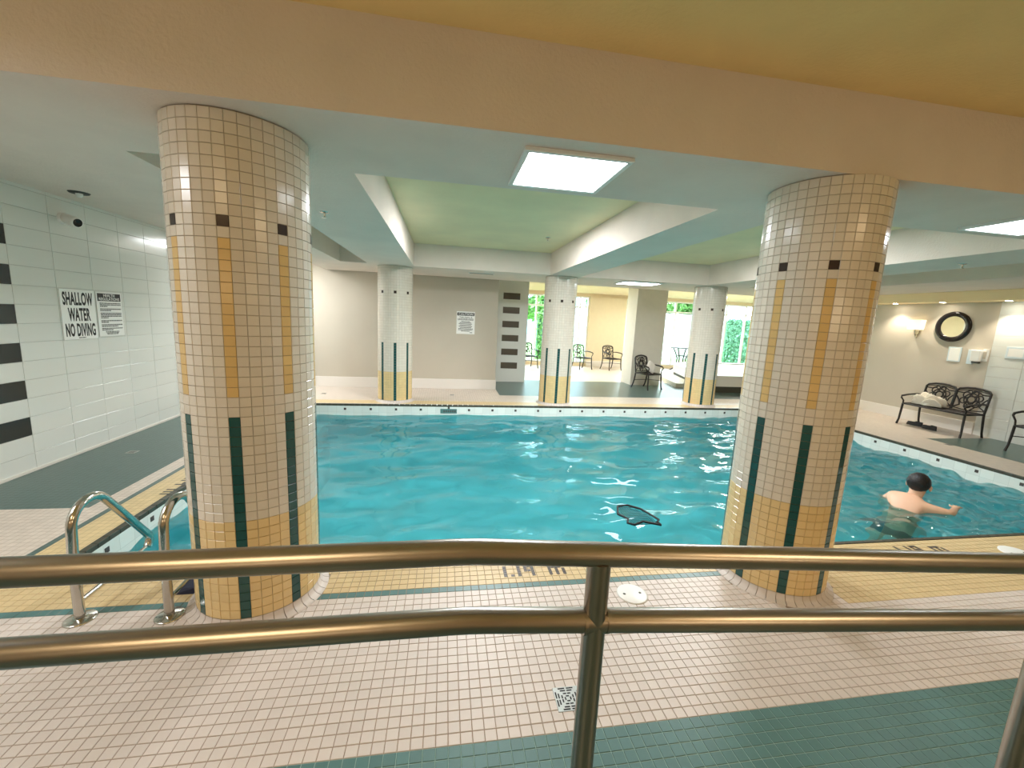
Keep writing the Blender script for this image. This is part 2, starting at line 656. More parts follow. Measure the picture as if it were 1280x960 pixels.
def pool_wall(a, b, inner_mi_band):
    (x0, y0), (x1, y1) = a, b
    pb.quad((x0, y0, BAND), (x1, y1, BAND), (x1, y1, -0.031), (x0, y0, -0.031), inner_mi_band)
    pb.quad((x0, y0, zb), (x1, y1, zb), (x1, y1, BAND), (x0, y0, BAND), 2)
    # unseen sheet added behind the edge tiles to block light leaks
    ox, oy = (0.006 if x0 == x1 == PX1 else -0.006 if x0 == x1 else 0.0), (0.006 if y0 == y1 == PY1 else -0.006 if y0 == y1 else 0.0)
    pb.quad((x0 + ox, y0 + oy, BAND), (x1 + ox, y1 + oy, BAND), (x1 + ox, y1 + oy, 0.001), (x0 + ox, y0 + oy, 0.001), 4)


pool_wall((PX0, PY1), (PX1, PY1), 1)
pool_wall((PX1, PY1), (PX1, PY0), 0)
pool_wall((PX1, PY0), (PX0, PY0), 1)
pool_wall((PX0, PY0), (PX0, PY1), 0)
pb.quad((PX0, PY0, zb), (PX1, PY0, zb), (PX1, PY1, zb), (PX0, PY1, zb), 2)
# submerged bench step along the left end
pb.box(PX0, PX0 + 0.3, PY0, PY1, zb, -0.75, 2)
basin = tag(pb.build('pool_basin', ['pool_band_y', 'pool_band_x', 'pool_turquoise', 'pool_line', 'grout_floor']), kind='structure')
mk = MB().bbox(-0.021, 0.021, -0.021, 0.021, 0, 0.004, 0.0015).mesh('waterline_marker', 'tile_dark')
for k in range(18):
    x = -1.83 + 0.4655 * k
    if abs(x - 0.05) < 0.1:
        continue
    link('waterline_marker', mk, basin, frame((x, PY1, -0.09), (1, 0, 0), (0, 0, 1)))
for k in range(7):
    link('waterline_marker', mk, basin, frame((PX1, 6.34 - 0.47 * k, -0.09), (0, -1, 0), (0, 0, 1)))
for k in range(8):
    link('waterline_marker', mk, basin, frame((PX0, 3.23 + 0.48 * k, -0.085), (0, 1, 0), (0, 0, 1)))
# the depth plate on the far pool wall
dp = MB().bbox(-0.16, 0.16, -0.045, 0.045, 0, 0.006, 0.002, 0).bbox(-0.02, 0.02, 0.045, 0.085, 0, 0.006, 0.002, 1)
for k in range(6):
    dp.box(-0.10 + k * 0.042, -0.075 + k * 0.042, -0.02, 0.02, 0.006, 0.008, 1)
dpo = dp.build('depth_plate', ['tile_teal', 'tile_dark'], basin, frame((0.10, PY1, -0.115), (1, 0, 0), (0, 0, 1)))

# ---- water with real ripples
gx, gy = 390, 210
X, Y = np.meshgrid(np.linspace(PX0, PX1, gx), np.linspace(PY0, PY1, gy))
H = np.zeros_like(X)
wr = np.random.default_rng(5)
Hs = np.zeros_like(X)
for k in range(90):
    short = k >= 55
    lam = 0.14 * (0.30 / 0.14) ** wr.random() if short else 0.28 * (1.5 / 0.28) ** wr.random()
    th = wr.normal(PI / 2, 0.9 if short else 0.42)
    kx, ky = 2 * PI / lam * math.cos(th), 2 * PI / lam * math.sin(th)
    # gentle modulation so that calm and busy patches alternate
    mod = 0.65 + 0.35 * np.sin(X * wr.normal(0, 0.9) + Y * wr.normal(0, 0.9) + wr.random() * 6.28)
    w = lam ** 0.9 * (0.5 + wr.random()) * mod * np.sin(kx * X + ky * Y + wr.random() * 6.28)
    if short:
        Hs += w
    else:
        H += w


def rms_slope(A):
    return float(np.sqrt(np.mean(np.gradient(A, axis=0) ** 2)) / ((PY1 - PY0) / (gy - 1)))


H *= 0.098 / rms_slope(H)
Hs *= 0.022 / rms_slope(Hs)
# choppier water round the swimmer and at the right end
d = np.hypot(X - 5.45, Y - 3.75)
chop = 1.0 / (1.0 + np.exp(-(X - 4.4) * 2.2))
H = H * (1 + 0.35 * chop) + Hs * (1 + 4.6 * chop + 4.0 * np.exp(-d / 0.8))
H += 0.008 * np.sin(d * 2 * PI / 0.26) * np.exp(-d / 0.55)
me = bpy.data.meshes.new('pool_water')
V = np.stack([X, Y, WATER_Z + H], -1).reshape(-1, 3)
idx = np.arange(gx * gy).reshape(gy, gx)
F = np.stack([idx[:-1, :-1], idx[:-1, 1:], idx[1:, 1:], idx[1:, :-1]], -1).reshape(-1, 4)
me.from_pydata(V.tolist(), [], F.tolist())
me.materials.append(MATS['water'])
me.polygons.foreach_set('use_smooth', [True] * len(F))
me.update()
water = link('pool_water', me)
water.cycles.is_caustics_caster = True
basin.cycles.is_caustics_receiver = True
tag(water, 'rippling clear turquoise water filling the swimming pool', 'water', kind='stuff')

# ---- walls
WT = 0.14


def wall(name, boxes, m, kind='structure'):
    b = MB()
    for q in boxes:
        b.box(*q)
    return tag(b.build(name, m), kind=kind)


wall_left = wall('wall_left', [(XL - WT, XL - 0.008, YB - WT, YR + WT, -0.01, 3.2)], 'grout_wall')
wall_back = wall('wall_back', [(XL, XR + WT, YB - WT, YB, -0.01, 3.2)], 'back_wall_tan')
wall_rear = wall('wall_rear', [(XL, 1.23, YR, YR + 1.3, -0.01, 3.2)], 'wall_beige')
wall_right = wall('wall_right', [(XR, XR + WT, 6.02, YR, -0.01, 3.2), (XR + 0.008, XR + WT, YB, 6.02, -0.01, 3.2), (XR, 13.4, YR - WT, YR, -0.01, 3.2)], 'wall_beige')
wall_outer = wall('wall_outer', [(13.4, 13.5, YR - WT, YW + 0.3, -0.01, 3.2)], 'wall_white')
# short white return with the row of brown tiles
wall_return = wall('wall_return', [(1.23, 2.21, 11.2, 11.5, -0.01, 3.2)], 'wall_white')
bt = MB().bbox(-0.228, 0.228, -0.085, 0.085, 0, 0.008, 0.002).mesh('wall_tile', 'walltile_brown')
for k in range(6):
    link('wall_tile', bt, wall_return, frame((1.75, 11.2, 0.455 + 0.3745 * k), (1, 0, 0), (0, 0, 1)))

TW, TH = 0.46, 0.183
wt_w = tile_piece('wall_tile', TW - 0.003, TH - 0.003, 0.008, 'walltile_white')
wt_b = tile_piece('wall_tile', TW - 0.003, TH - 0.003, 0.010, 'walltile_black')
for i in range(-3, 12):
    for r in range(0, 16):
        yc, zc = 4.68 + (i + 0.5) * TW, (r + 0.5) * TH
        blk = i == -1 and r in (2, 4, 6, 8, 10, 12)
        link('wall_tile', wt_b if blk else wt_w, wall_left, frame((XL - 0.008, yc, zc), (0, 1, 0), (0, 0, 1)))
for i in range(0, 7):
    for r in range(0, 14):
        yc, zc = 6.02 - (i + 0.5) * TW, (r + 0.5) * TH
        link('wall_tile', wt_w, wall_right, frame((XR + 0.008, yc, zc), (0, -1, 0), (0, 0, 1)))

tag(MB().bbox(XL, 1.245, YR - 0.02, YR, 0, 0.235, 0.004).build('baseboard_rear', 'baseboard_white'), kind='structure')
tag(MB().bbox(XR - 0.02, XR, 6.02, YR - WT, 0, 0.22, 0.004).build('baseboard_right', 'baseboard_white'), kind='structure')
tag(MB().bbox(XL, XL + 0.012, 3.4, YR - 0.02, 0, 0.03, 0.003).build('baseboard_left', 'pillar_white'), kind='structure')

# ---- square pillar in front of the windows
pil = MB().box(5.30, 6.20, 11.1, 11.75, 0, 2.85)
tag(pil.build('trim_1', 'pillar_white'), kind='structure')

# ---- window wall with two glazed bays and a solid cream pier
ww = MB()
ww.box(1.23, 13.4, YW, YW + 0.2, 2.72, 3.2)
ww.box(1.23, 13.4, YW, YW + 0.2, -0.01, 0.12)
ww.box(1.23, 2.45, YW, YW + 0.2, 0.12, 2.72)
ww.box(5.56, 7.08, YW - 0.06, YW + 0.2, -0.01, 2.72)
wall_windows = tag(ww.build('wall_windows', 'wall_cream'), kind='structure')
tag(MB().bbox(5.55, 7.09, YW - 0.085, YW - 0.06, 0, 0.22, 0.004).build('baseboard_windows', 'baseboard_white'), kind='structure')
tag(MB().box(1.09, 1.23, 11.2, YW + 0.2, -0.01, 3.2).build('wall_side', 'wall_cream'), kind='structure')


def window(name, x0, x1, mull, z0=0.12, z1=2.72, tz=2.30):
    w = tag(empty(name, (0, 0, 0)), kind='structure')
    t = 0.05
    b = MB()
    b.bbox(x0, x1, YW + 0.02, YW + 0.12, z0, z0 + t, 0.004).bbox(x0, x1, YW + 0.02, YW + 0.12, z1 - t, z1, 0.004)
    b.bbox(x0, x1, YW + 0.03, YW + 0.11, tz - t / 2, tz + t / 2, 0.004)
    xs = [x0 + t / 2] + mull + [x1 - t / 2]
    for x in xs:
        b.bbox(x - t / 2, x + t / 2, YW + 0.015, YW + 0.125, z0, z1, 0.004)
    b.build('window_frame', 'frame_white', w)
    for a, c in zip(xs[:-1], xs[1:]):
        for zz0, zz1 in ((z0 + t, tz - t / 2), (tz + t / 2, z1 - t)):
            MB().box(a + t / 2, c - t / 2, YW + 0.066, YW + 0.074, zz0, zz1).build('pane', 'window_glass', w)
    return w


window('window_1', 2.45, 5.56, [3.46, 3.92, 4.75, 5.20])
window('window_2', 7.08, 13.4, [7.52, 8.5, 9.25, 10.6, 11.55, 12.45])

# ---- ceiling: coffers between dropped beams
cb = MB()
cb.box(XL, XR, YB, 2.5, CZ, 3.2, 2)
cb.box(XL, XR, 2.5, 8.1, CZ, 3.2)
cb.box(XL, 13.4, 9.85, YW + 0.2, 2.84, 3.19, 1)
ceiling = tag(cb.build('ceiling', ['ceiling_yellow', 'soffit_cream', 'ceiling_ramp']), kind='structure')


def beam(x0, x1, y0, y1, z0=BZ, m='beam_grey', name='ceiling_beam', z1=3.1):
    return MB().box(x0, x1, y0, y1, z0, z1).build(name, m, ceiling)


beam(-2.6, XR, 2.12, 2.98)                # across, over the two big columns
beam(-2.6, -1.9, 2.98, 8.1)
beam(-1.43, -0.6, 2.98, 8.1)
beam(2.0, 2.62, 2.98, 8.1)
beam(5.4, 6.35, 2.98, 8.1)
beam(7.65, XR, 2.98, 8.1)                 # soffit along the right wall
beam(-2.6, XR, 8.1, 9.86)                 # soffit along the far edge
beam(XL, -2.6, YB, 9.86, 2.78, 'beam_grey', 'side_soffit')
bk = MB().bbox(9.32, XR, YB, YR - WT, 2.43, BZ, 0.006)
bk.build('bulkhead', 'bulkhead_yellow', ceiling)
beam(XR, 13.4, 9.7, 9.86, 2.43)


# ================================================================ COLUMNS
CN, CH = 40, 0.0511
cw = 2 * PI * CRAD / CN
cm_names = ['col_cream', 'col_yellow', 'col_gold', 'col_green', 'col_black']
cproto = [tile_piece('column_tile', cw - 0.0022, CH - 0.0022, 0.006, n) for n in cm_names]
ctv = TILE_V((cw - 0.0022) / 2, (CH - 0.0022) / 2, 0.006, 0.0014)


def col_tiles(yel, gold=True):
    out = []
    for i in range(CN):
        for r in range(1, 51):
            stripe = i % 5 == 0
            if stripe and r < 23:
                c = 3
            elif gold and stripe and 25 <= r < 40:
                c = 2
            elif stripe and r == 41:
                c = 4
            elif r < yel:
                c = 1
            else:
                c = 0
            out.append((i, r, c))
    return out


def tile_frame(i, r, phase):
    a = phase + 2 * PI * i / CN
    n = Vector((math.cos(a), math.sin(a), 0))
    t = Vector((-math.sin(a), math.cos(a), 0))
    return frame(n * (CRAD - 0.006) * math.cos(PI / CN) + Vector((0, 0, (r + 0.5) * CH)), t, (0, 0, 1)), n


def column(loc, phase, yel, label, pick=0, mesh_from=None):
    c = empty('tiled_column', (loc[0], loc[1], 0))
    tag(c, label, 'column', 'round tiled columns around the pool')
    if mesh_from is not None:
        for ch in mesh_from.children:
            link(ch.name.split('.')[0], ch.data, c)
        for ch, src in zip(c.children, mesh_from.children):
            if 'kind' in src:
                ch['kind'] = src['kind']
        c.rotation_euler = (0, 0, phase)
        return c
    core = MB().lathe([(CRAD - 0.0075, 0.0), (CRAD - 0.0075, BZ - 0.002)], 80)
    core.build('column_core', 'grout_column', c)
    # white cove course at the foot
    cv = MB()
    for i in range(CN):
        a0, a1 = phase + 2 * PI * (i - 0.47) / CN, phase + 2 * PI * (i + 0.47) / CN
        prof = [(CRAD + 0.048, 0.0), (CRAD + 0.046, 0.006), (CRAD + 0.022, 0.013), (CRAD + 0.006, 0.028), (CRAD, 0.05)]
        vs_ = [(r * math.cos(a), r * math.sin(a), z) for r, z in prof for a in (a0, a1)]
        cv.add(vs_, [(2 * k, 2 * k + 1, 2 * k + 3, 2 * k + 2) for k in range(len(prof) - 1)], 0, True)
    tag(cv.build('cove_tile', 'tile_cream', c), kind='stuff')
    tiles = col_tiles(yel, bool(pick))
    chosen = set()
    if pick:
        sc = []
        for i, r, k in tiles:
            M, n = tile_frame(i, r, phase)
            P = Vector((loc[0], loc[1], 0)) + M.translation
            d = CAM - P
            if on_screen(P):
                sc.append((n.dot(d) / d.length ** 3, i, r))
        sc.sort(reverse=True)
        chosen = set((i, r) for _, i, r in sc[:pick])
    b = MB()
    for i, r, k in tiles:
        M, n = tile_frame(i, r, phase)
        if (i, r) in chosen:
            link('column_tile', cproto[k], c, M)
        else:
            b.add([M @ Vector(q) for q in ctv], TILE_F, k)
    tag(b.build('column_tile_field', cm_names, c), kind='stuff')
    return c


column(COLS[0], math.radians(-81.5), 12, 'big cream and gold tiled column beside the chrome pool grab rails', 300)
column(COLS[1], math.radians(-120), 13, 'big cream and gold tiled column in the foreground nearest the swimmer', 300)
far = column((-0.97, 8.46), 0.0, 12, 'slim-looking far tiled column standing in front of the plain beige wall')
far.rotation_euler = (0, 0, math.radians(-84))
column((2.32, 8.40), math.radians(-99), 12, 'shaded far tiled column right of the wall with brown tiles', mesh_from=far)
column((5.72, 8.46), math.radians(-112), 12, 'far tiled column beside the white whirlpool tub', mesh_from=far)


# ================================================================ HANDRAIL ON THE RAMP
hr = empty('handrail', (0.053, 0.65, 0.42))
tag(hr, 'stainless steel double handrail running across the foreground', 'handrail')
HM = Matrix.Translation((-0.053, -0.65, -0.42))
RR = 0.0215
sl = -0.0725


def rail_line(z0, sl, name):
    pts = [(-2.3, 0.65, z0), (-0.9, 0.65, z0), (0.02, 0.65, z0), (0.04, 0.65, z0 - 0.0003), (0.066, 0.65, z0 + sl * 0.016), (0.09, 0.65, z0 + sl * 0.036),
           (1.0, 0.65, z0 + sl * 0.947), (2.6, 0.65, z0 + sl * 2.547)]
    MB().tube(pts, RR, 24, M=HM).build(name, 'steel_rail', hr)


rail_line(1.337, -0.0725, 'top_rail')
rail_line(1.207, -0.0800, 'mid_rail')
for px in (-1.55, 0.283, 1.40):
    gz = 0.42 if px < 0.053 else 0.42 - 0.0725 * (px - 0.053)
    topz = 1.337 if px < 0.053 else 1.337 - 0.0725 * (px - 0.053)
    midz = topz - 0.132
    b = MB().tube([(px, 0.65, gz), (px, 0.65, topz - 0.012)], RR, 24, M=HM)
    b.lathe([(0.0, 0.012), (0.05, 0.012), (0.055, 0.008), (0.055, 0.0)], 24, 0, HM @ Matrix.Translation((px, 0.65, gz)))
    p = b.build('post', 'steel_rail', hr)
    for s in (-1, 1):       # weld collars where the mid rail meets the post
        MB().tube([(px + s * 0.019, 0.65, midz), (px + s * 0.0245, 0.65, midz - s * 0.0004)], 0.0236, 20, M=HM).build('weld_collar', 'steel_rail', p)
# ramp slab that carries the rail
rs = MB()
for x0, x1, za, zb_ in ((XL, 0.053, 0.42, 0.42), (0.053, 5.8, 0.42, 0.0035)):
    rs.add([(x0, -1.2, 0), (x1, -1.2, 0), (x1, 0.72, 0), (x0, 0.72, 0), (x0, -1.2, za), (x1, -1.2, zb_), (x1, 0.72, zb_), (x0, 0.72, za)],
           [(0, 3, 2, 1), (4, 5, 6, 7), (0, 1, 5, 4), (1, 2, 6, 5), (2, 3, 7, 6), (3, 0, 4, 7)], 0)
tag(rs.build('ramp_slab', 'far_teal'), kind='structure')


# ================================================================ POOL GRAB RAILS
def grab_rail(x, y, label):
    e = tag(empty('grab_rail', (x, y, 0)), label, 'grab rail', 'chrome figure-four pool grab rails')
    pts = [(0, 0, 0.004), (0, 0.0, 0.20), (0, 0.005, 0.40), (0, 0.012, 0.50)]
    for k in range(1, 10):       # arch over the top
        a = PI - k * (PI - 0.75) / 9
        pts.append((0, 0.142 + 0.130 * math.cos(a), 0.515 + 0.125 * math.sin(a)))
    p1 = Vector(pts[-1])
    end = Vector((0, 0.535, 0.215))
    for k in (1, 2, 3, 4):
        pts.append(tuple(p1.lerp(end, k / 4)))
    pts += [(0, 0.556, 0.185), (0, 0.560, 0.155), (0, 0.552, 0.130), (0, 0.535, 0.115)]
    MB().tube(pts, 0.0235, 16).build('arched_tube', 'steel_bright', e)
    MB().tube([(0, 0.545, 0.121), (0, 0.30, 0.106), (0, 0.01, 0.101)], 0.0115, 12).build('return_bar', 'steel_bright', e)
    MB().lathe([(0.0, 0.014), (0.034, 0.014), (0.040, 0.011), (0.066, 0.008), (0.071, 0.004), (0.071, 0.0)], 28).build('floor_flange', 'steel_bright', e)
    return e


grab_rail(-1.935, 2.365, 'leftmost chrome pool grab rail, standing on the deck clear of the column')
grab_rail(-1.487, 2.345, 'chrome pool grab rail half hidden by the big tiled column')


# ================================================================ DRAINS, LIDS
def drain(x, y, s, label, group='square floor drains'):
    e = tag(empty('floor_drain', (x, y, 0)), label, 'drain', group)
    b = MB().bbox(-s, s, -s, s, -0.003, 0.002, 0.001)
    b.build('drain_plate', 'drain_steel', e)
    h = MB()
    if s > 0.055:
        for ring, n in ((0.85, 2), (0.66, 2), (0.42, 2), (0.2, 1)):
            for q in range(4):
                M = Matrix.Rotation(q * PI / 2, 4, 'Z')
                L = ring * s * 1.55
                seg = L / n
                for k in range(n):
                    a = -L / 2 + k * seg + seg * 0.1
                    h.box(a, a + seg * 0.8, ring * s - 0.0032, ring * s + 0.0032, 0.0018, 0.0024, 0, M)
    else:
        for k in range(3):
            h.box(-s * 0.7, s * 0.7, -s * 0.5 + k * s * 0.5 - 0.004, -s * 0.5 + k * s * 0.5 + 0.004, 0.0018, 0.0024)
    tag(h.build('drain_slot', 'black_hole', e), kind='stuff')
    return e


drain(0.60, 1.595, 0.062, 'square steel drain with maze of slots behind the handrail post')
drain(-3.55, 5.23, 0.05, 'small square drain in the teal walk by the left wall')
drain(0.18, 9.10, 0.05, 'small drain in the far deck below the printed rules sign')
drain(-2.48, 9.02, 0.05, 'small drain in the far deck at the left end of the beige wall')
drain(8.30, 5.39, 0.05, 'small drain on the right deck at the edge of teal tiles')


def lid(x, y, r, label):
    e = tag(empty('deck_hatch', (x, y, 0)), label, 'hatch', 'round white deck hatches')
    MB().lathe([(0, 0.006), (r * 0.86, 0.006), (r * 0.9, 0.0045), (r, 0.0045), (r, -0.002)], 40).build('lid_disc', 'plastic_white', e)
    for s in (-1, 1):
        MB().lathe([(0, 0.0068), (0.009, 0.0068), (0.009, 0.005)], 12, 0, Matrix.Translation((s * r * 0.55, 0, 0))).build('finger_hole', 'ink_grey', e)


lid(1.235, 2.275, 0.098, 'round white hatch in cream tiles right of the handrail post')
lid(4.74, 2.46, 0.115, 'round white hatch in yellow deck tiles at the right edge')

# dark navy pad on the deck beside the first column
nv = MB()
nv.add([(-1.60, 2.53, 0.0), (-1.36, 2.53, 0.0), (-1.36, 2.70, 0.0), (-1.56, 2.70, 0.0), (-1.56, 2.55, 0.022), (-1.38, 2.55, 0.05), (-1.38, 2.68, 0.05), (-1.54, 2.68, 0.022)],
       [(0, 3, 2, 1), (4, 5, 6, 7), (0, 1, 5, 4), (1, 2, 6, 5), (2, 3, 7, 6), (3, 0, 4, 7)])
tag(nv.build('deck_pad', 'navy'), 'dark navy wedge-shaped pad lying behind the tiled column base', 'pad')


# ================================================================ CEILING FITTINGS
def panel(x, y, sx, sy, z, label):
    e = tag(empty('ceiling_light', (x, y, z)), label, 'ceiling light', 'white ceiling light panels')
    f = MB()
    for a in ((-sx, sx, -sy, -sy + 0.03), (-sx, sx, sy - 0.03, sy), (-sx, -sx + 0.03, -sy + 0.03, sy - 0.03), (sx - 0.03, sx, -sy + 0.03, sy - 0.03)):
        f.bbox(a[0], a[1], a[2], a[3], -0.022, 0.0, 0.003)
    f.build('panel_frame', 'panel_frame', e)
    MB().bbox(-sx + 0.03, sx - 0.03, -sy + 0.03, sy - 0.03, -0.016, -0.002, 0.003).build('diffuser', 'panel_glow', e)


panel(0.685, 2.545, 0.30, 0.30, BZ, 'bright square ceiling panel above the middle of the handrail')
panel(4.30, 2.545, 0.30, 0.30, BZ, 'ceiling panel at the right edge beyond the foreground column')
panel(4.05, 8.55, 0.42, 0.30, BZ, 'far ceiling panel above the chair holding the pillow')


def sprinkler(x, y, z, label):
    e = tag(empty('sprinkler_head', (x, y, z)), label, 'sprinkler', 'ceiling sprinkler heads')
    MB().lathe([(0.0, -0.006), (0.036, -0.006), (0.042, 0.0)], 20).build('escutcheon', 'steel_bright', e)
    MB().lathe([(0.011, 0.0), (0.011, -0.03), (0.006, -0.045), (0.0, -0.045)], 10).build('sprinkler_body', 'steel_bright', e)
    b = MB().lathe([(0.0, -0.046), (0.02, -0.048), (0.02, -0.050), (0, -0.050)], 14)
    b.build('deflector', 'steel_bright', e)


sprinkler(-1.11, 4.19, BZ, 'sprinkler head under the beam just right of the left big column')
sprinkler(5.97, 4.12, BZ, 'sprinkler head under the beam at the far right')
sprinkler(1.57, 6.64, CZ, 'tiny sprinkler head in the yellow coffer above the pool')
det = tag(empty('ceiling_detector', (-3.66, 5.04, 2.78)), 'dark-rimmed ceiling detector above the security camera', 'detector')
MB().lathe([(0.0, -0.012), (0.075, -0.012), (0.085, 0.0)], 24).build('detector_base', 'dark_vent', det)
MB().lathe([(0.0, -0.045), (0.018, -0.045), (0.026, -0.03), (0.03, -0.012)], 18).build('detector_head', 'plastic_white', det)

vent = tag(empty('ceiling_vent', (0.70, 8.62, BZ)), 'long dark slot vent in the far soffit above the rules sign', 'vent')
MB().bbox(-0.26, 0.26, -0.05, 0.05, -0.010, 0.0, 0.003).build('vent_frame', 'panel_frame', vent)
MB().box(-0.24, 0.24, -0.033, 0.033, -0.0115, -0.0095).build('vent_slot', 'dark_vent', vent)

# wall-washing spots under the yellow bulkhead on the right
for k, (y, lb) in enumerate(((7.63, 'round downlight in yellow bulkhead above the wall sconce'), (6.76, 'round downlight in yellow bulkhead above the round mirror'),
                             (5.79, 'round downlight in yellow bulkhead above the white tiled wall'))):
    e = tag(empty('downlight', (9.52, y, 2.43)), lb, 'downlight', 'downlights along the right wall')
    MB().lathe([(0.045, -0.004), (0.062, -0.006), (0.066, 0.0)], 24).build('trim_ring', 'panel_frame', e)
    MB().lathe([(0.0, -0.003), (0.045, -0.003)], 24).build('lamp_face', 'spot_glow', e)
    l = bpy.data.lights.new('downlight_beam', 'SPOT')
    l.energy = SPOT_W
    l.color = (1.0, 0.88, 0.72)
    l.spot_size = math.radians(110)
    l.spot_blend = 0.7
    l.shadow_soft_size = 0.03
    lo = bpy.data.objects.new('downlight_beam', l)
    lo.location = (9.50, y, 2.415)
    col.objects.link(lo)

# security camera on the left wall
sc = tag(empty('security_camera', (XL, 5.30, 2.555)), 'white bullet security camera on the white tiled wall', 'camera')
MB().lathe([(0.0, 0.02), (0.055, 0.02), (0.062, 0.0)], 24, 0, frame((0, 0, 0), (0, 1, 0), (0, 0, 1))).build('mount_plate', 'plastic_white', sc)
dirv = Vector((0.93, -0.34, -0.28)).normalized()
Mb = Matrix.Translation((0.05, 0.0, 0.0)) @ dirv.to_track_quat('Z', 'Y').to_matrix().to_4x4()
MB().lathe([(0.0, -0.06), (0.04, -0.058), (0.052, -0.04), (0.055, 0.12), (0.05, 0.14), (0.042, 0.142)], 24, 0, Mb).build('camera_body', 'plastic_white', sc)
MB().lathe([(0.043, 0.141), (0.036, 0.132), (0.0, 0.128)], 24, 0, Mb).build('lens', 'plastic_black', sc)


# ================================================================ SIGNS
def sign(loc, right, w, h, label, name='warning_sign', board='paper_white'):
    e = empty(name)
    e.matrix_world = frame(loc, right, (0, 0, 1))
    tag(e, label, 'sign')
    MB().bbox(-w / 2, w / 2, -h / 2, h / 2, 0, 0.006, 0.002).build('sign_board', board, e)
    return e


def letters(e, body, x, y, w, h, m='ink_black', bold=0.0, z=0.006, label=None):
    link('lettering', text_mesh(body, w, h, m, bold), e, Matrix.Translation((x, y, z)))


def bars(e, rows, m='ink_grey', z=0.006):
    b = MB()
    for x0, x1, y, h in rows:
        # broken into word-like runs, too small to read
        x = x0
        while x < x1 - 0.004:
            L = min(random.uniform(0.012, 0.04), x1 - x)
            b.box(x, x + L, y - h / 2, y + h / 2, z, z + 0.0008)
            x += L + 0.005
    tag(b.build('fine_print', m, e), kind='stuff')


s1 = sign((XL + 0.003, 5.372, 1.552), (0, 1, 0), 0.445, 0.545, 'white sign reading SHALLOW WATER NO DIVING on the tiled wall')
letters(s1, 'SHALLOW', 0, 0.172, 0.385, 0.145, bold=0.034)
letters(s1, 'WATER', 0.0, 0.0, 0.285, 0.145, bold=0.034)
letters(s1, 'NO DIVING', 0, -0.168, 0.385, 0.145, bold=0.034)
bars(s1, [(-0.04, 0.05, -0.255, 0.009)], 'ink_black')
s2 = sign((XL + 0.003, 5.812, 1.556), (0, 1, 0), 0.385, 0.52, 'white sign headed HEALTH REGULATIONS beside the no diving sign')
MB().box(-0.175, 0.175, 0.155, 0.245, 0.006, 0.0068).build('header_band', 'ink_black', s2)
letters(s2, 'HEALTH', 0, 0.222, 0.17, 0.034, 'paper_white', 0.01, 0.0068)
letters(s2, 'REGULATIONS', 0, 0.180, 0.31, 0.034, 'paper_white', 0.01, 0.0068)
bars(s2, [(-0.15, 0.17, 0.13, .012), (-0.15, 0.17, 0.112, .012), (-0.15, -0.04, 0.094, .012), (-0.15, 0.17, 0.062, .012), (-0.15, 0.01, 0.044, .012),
          (-0.15, 0.17, 0.012, .012), (-0.15, 0.17, -0.006, .012), (-0.15, 0.17, -0.024, .012), (-0.15, -0.04, -0.042, .012), (-0.15, 0.17, -0.076, .012), (-0.15, -0.04, -0.094, .012),
          (-0.15, 0.17, -0.124, .012), (-0.15, 0.10, -0.142, .012), (-0.15, 0.17, -0.168, .012), (-0.15, 0.02, -0.186, .012),
          (-0.10, 0.11, -0.208, .010), (-0.09, 0.10, -0.222, .010), (-0.08, 0.09, -0.236, .010)])
s3 = sign((0.473, YR - 0.001, 1.583), (1, 0, 0), 0.43, 0.525, 'white sign headed CAUTION on the far beige wall')
MB().box(-0.20, 0.20, 0.165, 0.235, 0.006, 0.0068).build('header_band', 'ink_black', s3)
letters(s3, 'CAUTION', 0, 0.20, 0.34, 0.05, 'paper_white', 0.015, 0.0068)
letters(s3, 'THIS POOL IS', 0, 0.125, 0.30, 0.034, 'ink_black', 0.014)
letters(s3, 'UNSUPERVISED', 0, 0.078, 0.37, 0.042, 'ink_black', 0.02)
bars(s3, [(-0.10, 0.10, 0.030, .014), (-0.14, 0.13, 0.002, .014), (-0.16, 0.15, -0.026, .014), (-0.13, 0.13, -0.054, .014), (-0.16, 0.15, -0.082, .014), (-0.13, 0.14, -0.110, .014),
          (-0.17, 0.17, -0.138, .014), (-0.17, 0.16, -0.166, .014), (-0.10, 0.10, -0.194, .014), (0.10, 0.16, -0.225, .014)], 'ink_black')


# ================================================================ CAST-METAL FURNITURE
def arc(c, r, a0, a1, n, plane='xz', ry=None):
    out = []
    for k in range(n + 1):
        a = a0 + (a1 - a0) * k / n
        u, w = r * math.cos(a), (ry or r) * math.sin(a)
        out.append((c[0] + u, c[1], c[2] + w) if plane == 'xz' else (c[0] + u, c[1] + w, c[2]))
    return out


